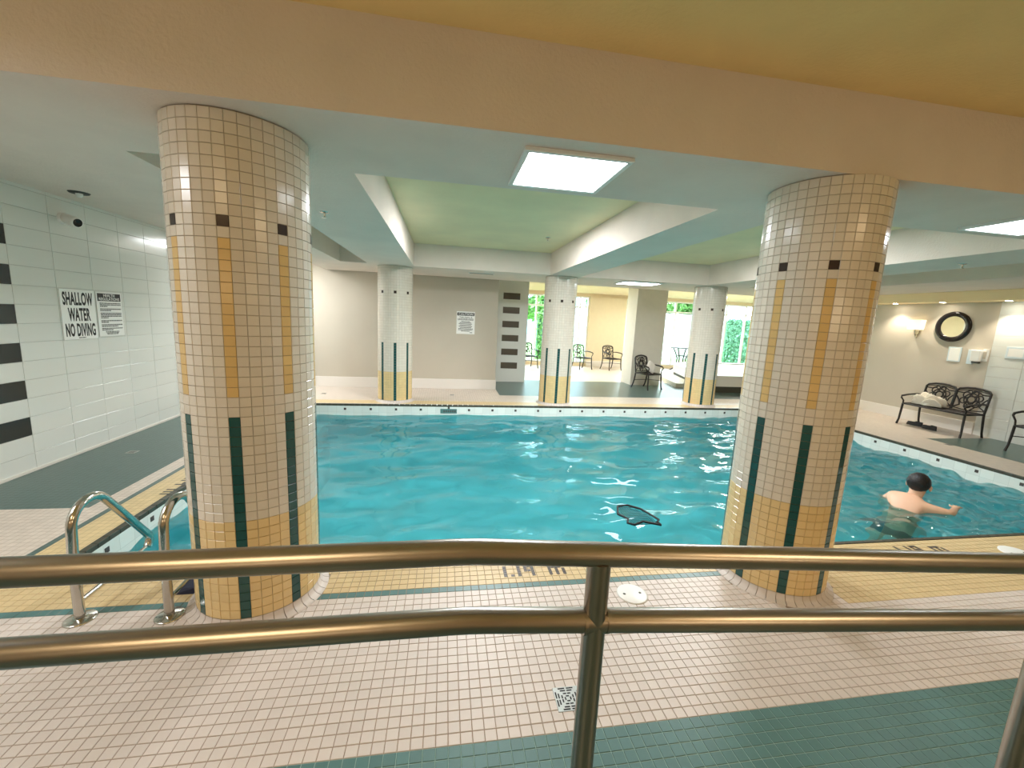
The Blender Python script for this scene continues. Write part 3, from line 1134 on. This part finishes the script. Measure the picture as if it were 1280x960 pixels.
def back_panel(w, h, z0, y0, rake, n=5):
    """ornate cast backrest: arched frame, rose rings and scrolls, drawn in x-z then raked"""
    def R(p):
        return (p[0], y0 + (p[2] - z0) * rake + p[1], p[2])
    fr, lat = MB(), MB()
    top = z0 + h
    outline = [(-w / 2, 0, z0), (-w / 2, 0, top - 0.07), (-w / 2 + 0.03, 0, top - 0.035), (-w * 0.22, 0, top - 0.008), (0, 0, top), (w * 0.22, 0, top - 0.008),
               (w / 2 - 0.03, 0, top - 0.035), (w / 2, 0, top - 0.07), (w / 2, 0, z0)]
    fr.tube([R(q) for q in outline], 0.021, 6)
    fr.tube([R(q) for q in ((-w / 2, 0, top - 0.075), (-w * 0.2, 0, top - 0.045), (0, 0, top - 0.038), (w * 0.2, 0, top - 0.045), (w / 2, 0, top - 0.075))], 0.009, 5)
    fr.tube([R((-w / 2, 0, z0 + 0.05)), R((0, 0, z0 + 0.02)), R((w / 2, 0, z0 + 0.05))], 0.010, 5)
    cz = z0 + h * 0.52
    for q, rr in (((0, 0, cz), 0.055), ((0, 0, cz), 0.10)):
        lat.tube([R(s) for s in arc(q, w * rr / 0.46, 0, 2 * PI, 14)[:-1]], 0.013, 4, closed=True)
    for k in range(6):
        a = k * PI / 3 + 0.3
        q = (w * 0.24 * math.cos(a), 0, cz + h * 0.25 * math.sin(a))
        lat.tube([R(s) for s in arc(q, w * 0.105, 0, 2 * PI, 10)[:-1]], 0.012, 4, closed=True)
    for s in (-1, 1):
        lat.tube([R((s * w * 0.48, 0, z0 + h * 0.12)), R((s * w * 0.30, 0, z0 + h * 0.25)), R((s * w * 0.36, 0, z0 + h * 0.45)), R((s * w * 0.46, 0, z0 + h * 0.6))], 0.013, 4)
        lat.tube([R((s * w * 0.46, 0, top - 0.1)), R((s * w * 0.28, 0, top - h * 0.24)), R((s * w * 0.1, 0, top - h * 0.10)), R((0, 0, top - h * 0.2))], 0.013, 4)
        lat.tube([R((s * w * 0.05, 0, z0 + 0.03)), R((s * w * 0.16, 0, z0 + h * 0.2)), R((0, 0, z0 + h * 0.3)), R((s * -0.1 * w, 0, z0 + h * 0.42))], 0.013, 4)
    return fr, lat


def seat_mesh(x0, x1, y0, y1, z):
    b = MB()
    b.tube([(x0, y0, z), (x1, y0, z), (x1, y1, z), (x0, y1, z)], 0.018, 6, closed=True)
    for k in range(1, 9):
        t = k / 9
        b.tube([(x0 + (x1 - x0) * t, y0, z + 0.002), (x0 + (x1 - x0) * t, (y0 + y1) / 2, z - 0.008), (x0 + (x1 - x0) * t, y1, z + 0.002)], 0.009, 4, caps=False)
    for k in range(1, 7):
        t = k / 7
        b.tube([(x0, y0 + (y1 - y0) * t, z), ((x0 + x1) / 2, y0 + (y1 - y0) * t, z - 0.008), (x1, y0 + (y1 - y0) * t, z)], 0.009, 4, caps=False)
    b.box(x0 + 0.01, x1 - 0.01, y0 + 0.01, y1 - 0.01, z - 0.012, z - 0.006)
    return b


def armchair():
    """faces local -y; backrest at +y"""
    e = empty('patio_armchair')
    w, z = 0.50, 0.42
    seat_mesh(-w / 2, w / 2, -0.24, 0.22, z).build('seat', 'cast_black', e)
    fr, lat = back_panel(0.46, 0.46, z + 0.01, 0.23, 0.16)
    bo = fr.build('backrest', 'cast_black', e)
    lat.build('lattice', 'cast_black', bo)
    for s in (-1, 1):
        MB().tube([(s * 0.25, -0.235, z), (s * 0.255, -0.245, 0.25), (s * 0.262, -0.255, 0.10), (s * 0.272, -0.28, 0.0)], [0.021, 0.020, 0.018, 0.020], 6).build('leg', 'cast_black', e)
        MB().tube([(s * 0.235, 0.225, z), (s * 0.24, 0.25, 0.22), (s * 0.245, 0.29, 0.08), (s * 0.25, 0.335, 0.0)], [0.021, 0.020, 0.018, 0.020], 6).build('leg', 'cast_black', e)
        MB().tube([(s * 0.235, 0.262, 0.64), (s * 0.27, 0.10, 0.655), (s * 0.285, -0.10, 0.645), (s * 0.285, -0.24, 0.62), (s * 0.282, -0.265, 0.585), (s * 0.262, -0.225, 0.50), (s * 0.25, -0.235, z)],
                  [0.014, 0.018, 0.02, 0.02, 0.016, 0.014, 0.014], 6).build('armrest', 'cast_black', e)
    MB().tube([(-0.255, -0.245, 0.25), (0, 0.0, 0.27), (0.24, 0.25, 0.22)], 0.008, 5).tube([(0.255, -0.245, 0.25), (0, 0.0, 0.255), (-0.24, 0.25, 0.22)], 0.008, 5).build('stretcher', 'cast_black', e)
    return e


G = 'black cast-metal patio armchairs'
chair = armchair()
chair.location = (5.52, 10.52, 0)
chair.rotation_euler = (0, 0, math.radians(22))
tag(chair, 'black ornate armchair with a pale cushion in front of the square pillar', 'chair', G)
for (x, y, rz, lb) in ((6.20, 14.72, 14, 'black ornate armchair against the cream pier between the windows'),
                       (5.05, 14.72, 16, 'black ornate armchair just right of the shaded far column'),
                       (3.02, 14.75, 12, 'black ornate armchair partly behind the wall with brown tiles'),
                       (9.98, 15.05, -62, 'black ornate armchair drawn up behind the tall bistro table'),
                       (9.22, 4.80, -90, 'black ornate armchair cut off at the right edge beside the bench')):
    c = copy_tree(chair)
    c.location = (x, y, 0)
    c.rotation_euler = (0, 0, math.radians(rz))
    tag(c, lb, 'chair', G)

# cushion leaning on the armchair
def pillow(w, h, t, n=14):
    vs_, fs = [], []
    for side in (1, -1):
        for j in range(n + 1):
            for i in range(n + 1):
                u, v = i / n * 2 - 1, j / n * 2 - 1
                k = (1 - u ** 4) * (1 - v ** 4)
                pin = 1 - 0.10 * (u * u) * (v * v) - 0.05 * (1 - v * v) * abs(u) ** 3 * 0
                vs_.append((u * w / 2 * pin * (1 - 0.06 * (1 - v * v)), side * t / 2 * max(k, 0) ** 0.45, v * h / 2 * pin * (1 - 0.06 * (1 - u * u))))
    m = (n + 1) * (n + 1)
    for s in (0, 1):
        for j in range(n):
            for i in range(n):
                a = s * m + j * (n + 1) + i
                q = (a, a + 1, a + n + 2, a + n + 1)
                fs.append(q if s else q[::-1])
    return MB().add(vs_, fs, 0, True)


cu = pillow(0.30, 0.30, 0.12).build('cushion', 'cushion_grey')
cu.matrix_world = Matrix.Translation((5.56, 10.46, 0.605)) @ Matrix.Rotation(math.radians(22), 4, 'Z') @ Matrix.Rotation(math.radians(-20), 4, 'X') @ Matrix.Rotation(math.radians(40), 4, 'Y')
tag(cu, 'pale grey cushion propped on the black armchair by the pillar', 'cushion')

# bistro table by the window
tb = tag(empty('bistro_table', (9.18, 14.95, 0)), 'tall black metal bistro table in front of the big window', 'table')
MB().lathe([(0.0, 0.93), (0.47, 0.93), (0.48, 0.92), (0.48, 0.905), (0.46, 0.90), (0.0, 0.90)], 32).build('tabletop', 'cast_black', tb)
for k in range(4):
    M = Matrix.Rotation(k * PI / 2 + 0.6, 4, 'Z')
    MB().tube([(0.36, 0, 0.90), (0.25, 0, 0.70), (0.17, 0, 0.50), (0.18, 0, 0.30), (0.28, 0, 0.10), (0.42, 0, 0.0)], 0.023, 6, M=M).build('leg', 'cast_black', tb)
MB().lathe([(0.0, 0.33), (0.17, 0.33), (0.18, 0.32), (0.17, 0.31), (0.0, 0.31)], 20).build('lower_shelf', 'cast_black', tb)
MB().tube(arc((0, 0, 0.60), 0.19, 0, 2 * PI, 20, 'xy')[:-1], 0.010, 6, closed=True).build('ring_brace', 'cast_black', tb)

# love-seat bench against the right wall (faces -x)
bn = tag(empty('garden_bench', (9.36, 6.30, 0), math.radians(-90)), 'black ornate two-seat bench against the right wall below the mirror', 'bench')
bw, bz = 1.02, 0.42
seat_mesh(-bw / 2, bw / 2, -0.24, 0.18, bz).build('seat', 'cast_black', bn)
for s in (-1, 1):
    fr, lat = back_panel(bw / 2 - 0.01, 0.44, bz + 0.005, 0.19, 0.18)
    bo = fr.build('backrest', 'cast_black', bn, Matrix.Translation((s * bw / 4, 0, 0)))
    lat.build('lattice', 'cast_black', bo)
    MB().tube([(s * bw / 2, -0.235, bz), (s * (bw / 2 + 0.006), -0.245, 0.24), (s * (bw / 2 + 0.012), -0.25, 0.10), (s * (bw / 2 + 0.02), -0.275, 0.0)], [0.021, 0.020, 0.018, 0.021], 6).build('leg', 'cast_black', bn)
    MB().tube([(s * (bw / 2 - 0.005), 0.19, bz), (s * (bw / 2), 0.205, 0.22), (s * (bw / 2), 0.225, 0.08), (s * (bw / 2), 0.25, 0.0)], [0.021, 0.020, 0.018, 0.020], 6).build('leg', 'cast_black', bn)
    MB().tube([(s * (bw / 2), 0.23, 0.60), (s * (bw / 2 + 0.012), 0.08, 0.615), (s * (bw / 2 + 0.014), -0.12, 0.60), (s * (bw / 2 + 0.014), -0.27, 0.575), (s * (bw / 2 + 0.012), -0.285, 0.54), (s * (bw / 2 + 0.006), -0.23, 0.48), (s * bw / 2, -0.235, bz)],
              [0.014, 0.017, 0.019, 0.02, 0.016, 0.014, 0.014], 6).build('armrest', 'cast_black', bn)

# crumpled towel lying on the bench
def lumps(rx, ry, rz_, seed, n=36, m=18, k=0.22):
    r = random.Random(seed)
    ph = [(r.uniform(2, 6), r.uniform(2, 6), r.uniform(0, 6.28), r.uniform(0.4, 1)) for _ in range(7)]
    vs_, fs = [], []
    for j in range(m + 1):
        t = PI / 2 * (1 - j / m)
        for i in range(n):
            a = 2 * PI * i / n
            x, y, z = math.cos(a) * math.cos(t), math.sin(a) * math.cos(t), math.sin(t)
            g = 1 + k * sum(w * math.sin(fx * x * 2.3 + fy * y * 2.3 + fx * z + p) for fx, fy, p, w in ph) / 2.4
            zz = z ** 0.8 if z > 0 else 0
            vs_.append((x * rx * (1 + (g - 1) * 0.6), y * ry * (1 + (g - 1) * 0.6), max(0.0, zz * rz_ * g)))
    for j in range(m):
        for i in range(n):
            l = (i + 1) % n
            fs.append((j * n + i, (j + 1) * n + i, (j + 1) * n + l, j * n + l))
    fs.append(tuple(range(m * n, m * n + n))[::-1])
    return MB().add(vs_, fs, 0, True)


tw = lumps(0.14, 0.19, 0.15, 4, n=64, m=32, k=0.6).build('towel', 'towel_white')
tw.location = (9.36, 6.52, 0.440)
tag(tw, 'crumpled cream towel lying on the black bench', 'towel')


def shoe(loc, rz, label):
    e = tag(empty('slip_on_shoe', loc, rz), label, 'shoe', 'black shoes under the bench')
    sole, up = MB(), MB()
    n = 20
    ring = []
    for k in range(n):
        a = 2 * PI * k / n
        ring.append((0.135 * math.cos(a), (0.042 + 0.008 * math.cos(a)) * math.sin(a)))
    sole.add([(x, y, 0) for x, y in ring] + [(x, y, 0.022) for x, y in ring], [tuple(range(n))[::-1], tuple(range(n, 2 * n))] + [(k, (k + 1) % n, n + (k + 1) % n, n + k) for k in range(n)])
    sole.build('sole', 'rubber_black', e)
    vs_, fs = [], []
    for j in range(7):
        t = j / 6
        for k in range(n):
            x, y = ring[k]
            sh = 1 - 0.35 * t
            vs_.append((x * (1 - 0.12 * t) - 0.01 * t, y * sh, 0.022 + (0.045 + 0.02 * (x < 0)) * math.sin(t * PI / 2)))
    for j in range(6):
        for k in range(n):
            l = (k + 1) % n
            fs.append((j * n + k, j * n + l, (j + 1) * n + l, (j + 1) * n + k))
    up.add(vs_, fs, 0, True).build('upper', 'rubber_black', e)
    return e


shoe((9.30, 6.66, 0), math.radians(97), 'black slip-on shoe under the bench, nearest the bench leg at left')
shoe((9.24, 6.36, 0), math.radians(84), 'black slip-on shoe under the bench, nearer the middle')


# ================================================================ RIGHT WALL FITTINGS
WR = (0, -1, 0)
mr = empty('round_mirror')
mr.matrix_world = frame((XR, 6.66, 1.975), WR, (0, 0, 1))
tag(mr, 'round mirror in a wide black frame above the bench', 'mirror')
MB().lathe([(0.198, 0.018), (0.203, 0.03), (0.222, 0.034), (0.232, 0.042), (0.262, 0.046), (0.285, 0.036), (0.292, 0.018), (0.290, 0.0)], 56).build('mirror_frame', 'frame_black', mr)
MB().lathe([(0.0, 0.018), (0.20, 0.018)], 56).build('mirror_plate', 'mirror_glass', mr)

sn = empty('wall_sconce')
sn.matrix_world = frame((XR, 7.26, 1.90), WR, (0, 0, 1))
tag(sn, 'small wall sconce with square cream shade on the beige wall', 'wall lamp')
b = MB().add([(-0.12, 0.0, 0.03), (0.12, 0.0, 0.03), (0.12, 0.0, 0.13), (-0.12, 0.0, 0.13), (-0.135, 0.2, 0.02), (0.135, 0.2, 0.02), (0.135, 0.2, 0.15), (-0.135, 0.2, 0.15)],
             [(0, 1, 5, 4), (1, 2, 6, 5), (2, 3, 7, 6), (3, 0, 4, 7)])
b.build('lamp_shade', 'sconce_glow', sn)
MB().tube([(0, -0.10, 0.012), (0, -0.12, 0.05), (0, -0.06, 0.08), (0, 0.02, 0.08)], 0.009, 8).build('bracket_arm', 'steel_bright', sn)
MB().add([(-0.045, -0.02, 0), (0.045, -0.02, 0), (0.0, -0.18, 0), (-0.045, -0.02, 0.02), (0.045, -0.02, 0.02), (0.0, -0.18, 0.02)], [(3, 4, 5), (0, 3, 5, 2), (4, 1, 2, 5), (0, 1, 4, 3)]).build('back_plate', 'steel_bright', sn)

hb = empty('leaflet_holder')
hb.matrix_world = frame((XR, 6.55, 1.45), WR, (0, 0, 1))
tag(hb, 'clear framed notice below the mirror, left of the dispenser', 'notice')
MB().bbox(-0.105, 0.105, -0.14, 0.14, 0, 0.012, 0.003).build('clear_frame', 'clear_plastic', hb)
MB().box(-0.085, 0.085, -0.12, 0.12, 0.012, 0.0128).build('paper_sheet', 'paper_white', hb)
ds = empty('wall_dispenser')
ds.matrix_world = frame((XR, 6.22, 1.43), WR, (0, 0, 1))
tag(ds, 'white wall dispenser with a clear leaflet pocket below the mirror', 'dispenser')
MB().bbox(-0.03, 0.11, -0.08, 0.13, 0, 0.09, 0.012).build('dispenser_body', 'plastic_white', ds)
MB().bbox(-0.11, -0.02, -0.14, 0.13, 0, 0.03, 0.004).build('leaflet_pocket', 'clear_plastic', ds)
MB().bbox(-0.01, 0.09, -0.115, -0.08, 0.01, 0.07, 0.006).build('nozzle', 'ink_grey', ds)
ph = empty('wall_intercom')
ph.matrix_world = frame((XR, 6.075, 1.47), WR, (0, 0, 1))
tag(ph, 'narrow white intercom at the edge of the white tiles', 'intercom')
MB().bbox(-0.04, 0.04, -0.11, 0.11, 0, 0.03, 0.006).build('intercom_body', 'plastic_white', ph)
MB().bbox(-0.022, 0.022, -0.06, 0.07, 0.03, 0.045, 0.006).build('handset', 'wall_beige', ph)
hb2 = empty('acrylic_frame')
hb2.matrix_world = frame((XR, 5.68, 1.55), WR, (0, 0, 1))
tag(hb2, 'shiny clear acrylic frame on the white tiles at the right edge', 'notice')
MB().bbox(-0.13, 0.13, -0.10, 0.10, 0, 0.012, 0.003).build('clear_frame', 'clear_plastic', hb2)
MB().box(-0.10, 0.10, -0.07, 0.07, 0.012, 0.0128).build('paper_sheet', 'paper_white', hb2)

# ================================================================ WHIRLPOOL TUB
poly = [(7.0, 10.05), (11.6, 10.05), (11.6, 14.0), (9.0, 14.0), (7.9, 13.3), (7.25, 11.2)]
wp = tag(empty('whirlpool_tub', (9.3, 12.0, 0)), 'low white raised whirlpool tub beyond the far right column', 'whirlpool')


def prism(poly, z0, z1, grow=0.0, top=True):
    cx, cy = 9.3, 12.0
    q = [((x - cx) * (1 + grow), (y - cy) * (1 + grow)) for x, y in poly]
    n = len(q)
    b = MB().add([(x, y, z0) for x, y in q] + [(x, y, z1) for x, y in q], [(k, (k + 1) % n, n + (k + 1) % n, n + k) for k in range(n)])
    if top:
        b.add([(x, y, z1) for x, y in q], [tuple(range(n))])
    return b


prism(poly, 0.0, 0.17, -0.012, False).build('toe_recess', 'tile_edge_dark', wp)
prism(poly, 0.17, 0.44, 0.0, True).build('tub_wall', 'tub_white', wp)
rim = MB()
cx, cy = 9.3, 12.0
q0 = [((x - cx) * 1.012, (y - cy) * 1.012) for x, y in poly]
q1 = [((x - cx) * 0.84, (y - cy) * 0.84) for x, y in poly]
n = len(poly)
rim.add([(x, y, 0.42) for x, y in q0] + [(x, y, 0.47) for x, y in q0] + [(x, y, 0.47) for x, y in q1],
        [(k, (k + 1) % n, n + (k + 1) % n, n + k) for k in range(n)] + [(n + k, n + (k + 1) % n, 2 * n + (k + 1) % n, 2 * n + k) for k in range(n)])
rim.build('tub_rim', 'tub_white', wp)
st = MB().add([(-2.75, -1.2, 0), (-2.15, -1.2, 0), (-1.55, 1.2, 0), (-2.1, 1.5, 0), (-2.75, -1.2, 0.12), (-2.15, -1.2, 0.12), (-1.55, 1.2, 0.12), (-2.1, 1.5, 0.12)],
              [(4, 5, 6, 7), (0, 1, 5, 4), (3, 0, 4, 7), (2, 3, 7, 6)])
st.build('tub_step', 'tub_step', wp)

# ================================================================ SWIMMER
HC = Vector((5.52, 3.785, 0.02))
Fw = Vector((0.92, 0.38, 0)).normalized()
Rt = Vector((0.38, -0.92, 0)).normalized()
UP = Vector((0, 0, 1))


def S(f, r, u):
    return HC + Fw * f + Rt * r + UP * u


def skin_mesh(name, nodes, edges, root, m, sub=2):
    me = bpy.data.meshes.new(name)
    me.from_pydata([tuple(q[0]) for q in nodes], edges, [])
    o = bpy.data.objects.new(name, me)
    col.objects.link(o)
    mod = o.modifiers.new('skin', 'SKIN')
    mod.use_smooth_shade = True
    for k, q in enumerate(nodes):
        sv = me.skin_vertices[0].data[k]
        r = q[1]
        sv.radius = r if isinstance(r, tuple) else (r, r)
        sv.use_root = (k == root)
    s2 = o.modifiers.new('sub', 'SUBSURF')
    s2.levels = sub
    s2.render_levels = sub
    bpy.context.view_layer.update()
    res = bpy.data.meshes.new_from_object(o.evaluated_get(bpy.context.evaluated_depsgraph_get()))
    res.name = name
    res.materials.clear()
    res.materials.append(MATS[m])
    res.polygons.foreach_set('use_smooth', [True] * len(res.polygons))
    bpy.data.objects.remove(o)
    bpy.data.meshes.remove(me)
    return res


N = []
Ed = []


def nd(p, r, link_to=None):
    N.append((p, r))
    if link_to is not None:
        Ed.append((link_to, len(N) - 1))
    return len(N) - 1


pel = nd(S(-0.45, -0.03, -0.80), 0.135)
ab = nd(S(-0.36, -0.03, -0.58), 0.125, pel)
ch = nd(S(-0.23, -0.02, -0.37), 0.14, ab)
ub = nd(S(-0.12, -0.01, -0.225), 0.12, ch)
nk = nd(S(-0.055, 0.0, -0.125), 0.062, ub)
jaw = nd(S(0.005, 0.0, -0.045), 0.078, nk)
hd = nd(S(0.0, 0.0, 0.03), 0.096, jaw)
cr = nd(S(-0.005, 0.0, 0.085), 0.072, hd)
for s in (-1, 1):
    hip = nd(S(-0.50, s * 0.10 - 0.03, -0.88), 0.10, pel)
    kn = nd(S(-0.72, s * 0.15 - 0.03, -1.12), 0.066, hip)
    ak = nd(S(-1.06, s * 0.13 - 0.03, -1.24), 0.042, kn)
    nd(S(-1.20, s * 0.15 - 0.03, -1.29), 0.03, ak)
    sh = nd(S(-0.10, s * 0.185, -0.195 - 0.015 * s), 0.066, ub)
    if s < 0:
        el = nd(S(0.02, s * 0.30, -0.34), 0.045, sh)
        wrist = nd(S(0.20, s * 0.30, -0.40), 0.031, el)
    else:
        el = nd(S(-0.04, s * 0.31, -0.21), 0.046, sh)
        wrist = nd(S(0.15, s * 0.30, -0.195), 0.030, el)
    # palm and five fingers
    base, fd, sd = Vector(N[wrist][0]), None, None
    fd = (base - Vector(N[el][0])).normalized()
    sd = fd.cross(UP).normalized()
    pm = nd(base + fd * 0.06, (0.038, 0.018), wrist)
    for k, (off, L) in enumerate(((-0.030, 0.065), (-0.010, 0.080), (0.010, 0.076), (0.030, 0.058))):
        a = nd(base + fd * (0.10) + sd * off, 0.0085, pm)
        nd(base + fd * (0.10 + L) + sd * off * 1.25 - UP * 0.02, 0.007, a)
    t1 = nd(base + fd * 0.05 + sd * (-0.045 if s > 0 else 0.045), 0.010, pm)
    nd(base + fd * 0.095 + sd * (-0.062 if s > 0 else 0.062), 0.008, t1)
sw = empty('person', tuple(S(-0.62, -0.03, -0.62)))
tag(sw, 'bare-shouldered swimmer with short dark hair seen from behind in the pool', 'person')
body = link('body', skin_mesh('body', N, Ed, pel, 'skin'), sw, Matrix.Translation(-S(-0.62, -0.03, -0.62)))


def ellipsoid(c, rx, ry, rz_, zmin=-1.0, n=24, m=16, jitter=0.0, seed=0):
    rr = random.Random(seed)
    vs_, fs = [], []
    M3 = Matrix((Rt, Fw, UP)).transposed()
    for j in range(m + 1):
        t = -PI / 2 + PI * j / m
        for i in range(n):
            a = 2 * PI * i / n
            z = max(math.sin(t), zmin)
            g = 1 + rr.uniform(-jitter, jitter)
            v = Vector((rx * math.cos(a) * math.cos(t) * g, ry * math.sin(a) * math.cos(t) * g, rz_ * z * g))
            vs_.append(Vector(c) + M3 @ v)
    for j in range(m):
        for i in range(n):
            l = (i + 1) % n
            fs.append((j * n + i, j * n + l, (j + 1) * n + l, (j + 1) * n + i))
    return MB().add(vs_, fs, 0, True)


IM = Matrix.Translation(-S(-0.62, -0.03, -0.62))
hair = ellipsoid(S(-0.016, 0, 0.045), 0.106, 0.112, 0.112, -0.95, 30, 20, 0.02, 3).build('hair', 'hair', sw, IM)
for s in (-1, 1):
    ellipsoid(S(0.012, s * 0.102, -0.005), 0.014, 0.024, 0.034, n=12, m=8).build('ear', 'skin', sw, IM)
    ellipsoid(S(0.088, s * 0.034, 0.02), 0.013, 0.008, 0.008, n=10, m=6).build('eye', 'plastic_black', sw, IM)
ellipsoid(S(0.104, 0, -0.012), 0.014, 0.02, 0.022, n=12, m=8).build('nose', 'skin', sw, IM)
ellipsoid(S(0.088, 0, -0.058), 0.026, 0.008, 0.007, n=12, m=6).build('mouth', 'skin', sw, IM)
shn = [(S(-0.41, -0.03, -0.70), 0.150), (S(-0.46, -0.03, -0.82), 0.152), (S(-0.50, -0.135, -0.89), 0.118), (S(-0.63, -0.165, -1.02), 0.094), (S(-0.50, 0.075, -0.89), 0.118), (S(-0.63, 0.105, -1.02), 0.094)]
link('swim_shorts', skin_mesh('swim_shorts', shn, [(0, 1), (1, 2), (2, 3), (1, 4), (4, 5)], 0, 'shorts', 1), sw, IM)

# ================================================================ SKIMMER NET floating in the water
sk = tag(empty('skimmer_net', (1.95, 3.70, WATER_Z)), 'black-rimmed leaf skimmer net drifting near the pool surface', 'pool net')
outl = [(-0.17, 0.03), (-0.10, 0.20), (0.02, 0.22), (0.13, 0.12), (0.20, -0.12), (0.16, -0.16), (0.17, -0.22), (0.02, -0.14), (-0.10, -0.20), (-0.15, -0.16), (-0.11, -0.08)]
MB().tube([(x, y, 0.012) for x, y in outl], 0.012, 8, closed=True).build('net_rim', 'rubber_black', sk)
nb = MB()
for k in range(-7, 8):
    for s in range(2):
        pts = []
        for j in range(0, 9):
            u, v = k * 0.026, -0.2 + j * 0.05
            x, y = (u, v) if s == 0 else (v, u)
            # keep inside the outline
            inside = False
            for a in range(len(outl)):
                (x1, y1), (x2, y2) = outl[a], outl[(a + 1) % len(outl)]
                if (y1 > y) != (y2 > y) and x < (x2 - x1) * (y - y1) / (y2 - y1) + x1:
                    inside = not inside
            if inside:
                pts.append((x, y, 0.010 - 0.02 * (1 - (x * x + y * y) / 0.06)))
        if len(pts) > 1:
            nb.tube(pts, 0.004, 3, caps=False)
nb.build('net_mesh', 'net_mesh', sk)
sk.rotation_euler = (0.0, 0.0, 0.0)

# ================================================================ OUTSIDE THE WINDOWS
tag(MB().box(-30, 60, YW + 0.2, 70, -0.30, -0.06).build('ground_outside', 'grass'), kind='structure')


def leaves(boxfn, n, size, seed, m):
    r = np.random.default_rng(seed)
    b = MB()
    for _ in range(n):
        c = Vector(boxfn(r))
        a = Vector(r.normal(size=3)).normalized()
        t = a.orthogonal().normalized()
        u = a.cross(t)
        s = size * (0.6 + 0.8 * r.random())
        b.add([c - t * s, c - u * s * 0.5, c + t * s, c + u * s * 0.5], [(0, 1, 2, 3)])
    return b


def hedge(x0, x1, y0, y1, h, label, seed, m='leaf'):
    e = tag(empty('hedge', ((x0 + x1) / 2, (y0 + y1) / 2, -0.06)), label, 'hedge', 'hedges outside the windows')
    w, d = (x1 - x0) / 2, (y1 - y0) / 2

    def f(r):
        return (r.uniform(-w, w), -d + abs(r.normal(0, 0.08)) if r.random() < 0.6 else r.uniform(-d, d), r.uniform(0.05, h) if r.random() < 0.7 else h + r.normal(0, 0.06))
    tag(leaves(f, int(700 * w * 2 * h), 0.07, seed, m).build('foliage', m, e), kind='stuff')
    k = MB()
    for s in range(int(w * 2 / 0.5) + 1):
        k.tube([(-w + 0.25 + s * 0.5, 0, 0), (-w + 0.28 + s * 0.5, 0.02, h * 0.8)], 0.03, 6)
    k.box(-w * 0.97, w * 0.97, -d * 0.7, d * 0.7, 0.05, h * 0.95)
    k.build('branches', 'leaf_bluish', e)


def tree(x, y, h, r_, label, seed, m='leaf'):
    e = tag(empty('tree', (x, y, -0.06)), label, 'tree', 'trees outside the windows')
    MB().tube([(0, 0, 0), (0.05, 0, h * 0.3), (0.0, 0.05, h * 0.6), (0.05, 0, h * 0.8)], [0.14, 0.11, 0.08, 0.04], 8).build('trunk', 'bark', e)

    def f(r):
        v = r.normal(size=3)
        v /= np.linalg.norm(v)
        v *= r_ * (r.random() ** 0.35)
        return (v[0], v[1], h * 0.68 + v[2] * 0.75)
    tag(leaves(f, 2600, 0.16, seed, m).build('crown', m, e), kind='stuff')


hedge(4.15, 4.75, 18.6, 19.4, 2.0, 'narrow green hedge seen through the gap by the shaded column', 1)
hedge(13.6, 17.0, 18.4, 19.4, 2.15, 'tall green hedge outside the window near the whirlpool tub', 2, 'leaf_bluish')
tree(12.9, 24.0, 4.6, 1.35, 'leafy tree rising above the pale garden wall', 3)
tree(15.9, 24.5, 4.6, 1.4, 'tree above the hedge at the right-hand window', 4)
tree(10.0, 25.0, 4.4, 1.35, 'tree over the garden wall beside the square pillar', 5)
tree(5.2, 22.5, 3.6, 1.0, 'slender tree behind the narrow hedge', 6)
gw = tag(empty('garden_wall', (12.0, 21.0, -0.06)), 'pale concrete garden wall behind the bistro table', 'garden wall')
for k in range(4):
    MB().bbox(-3.0 + k * 1.5 + 0.01, -1.5 + k * 1.5 - 0.01, -0.1, 0.1, 0, 2.35, 0.02).build('wall_panel', 'concrete', gw)
MB().bbox(-3.05, 3.05, -0.14, 0.14, 2.35, 2.45, 0.015).build('coping', 'concrete', gw)
bd = tag(empty('building', (7.0, 33.0, -0.06)), 'pale blue-grey building across the garden', 'building')
MB().box(-6, 6, 0, 5, 0, 7.5).build('facade', 'facade', bd)
wm = MB().bbox(-0.65, 0.65, -0.06, 0.0, -0.8, 0.8, 0.02).mesh('window', 'facade_glass')
for i in range(6):
    for j in range(3):
        link('window', wm, bd, Matrix.Translation((-5 + i * 2.0, 0, 1.4 + j * 2.3)))
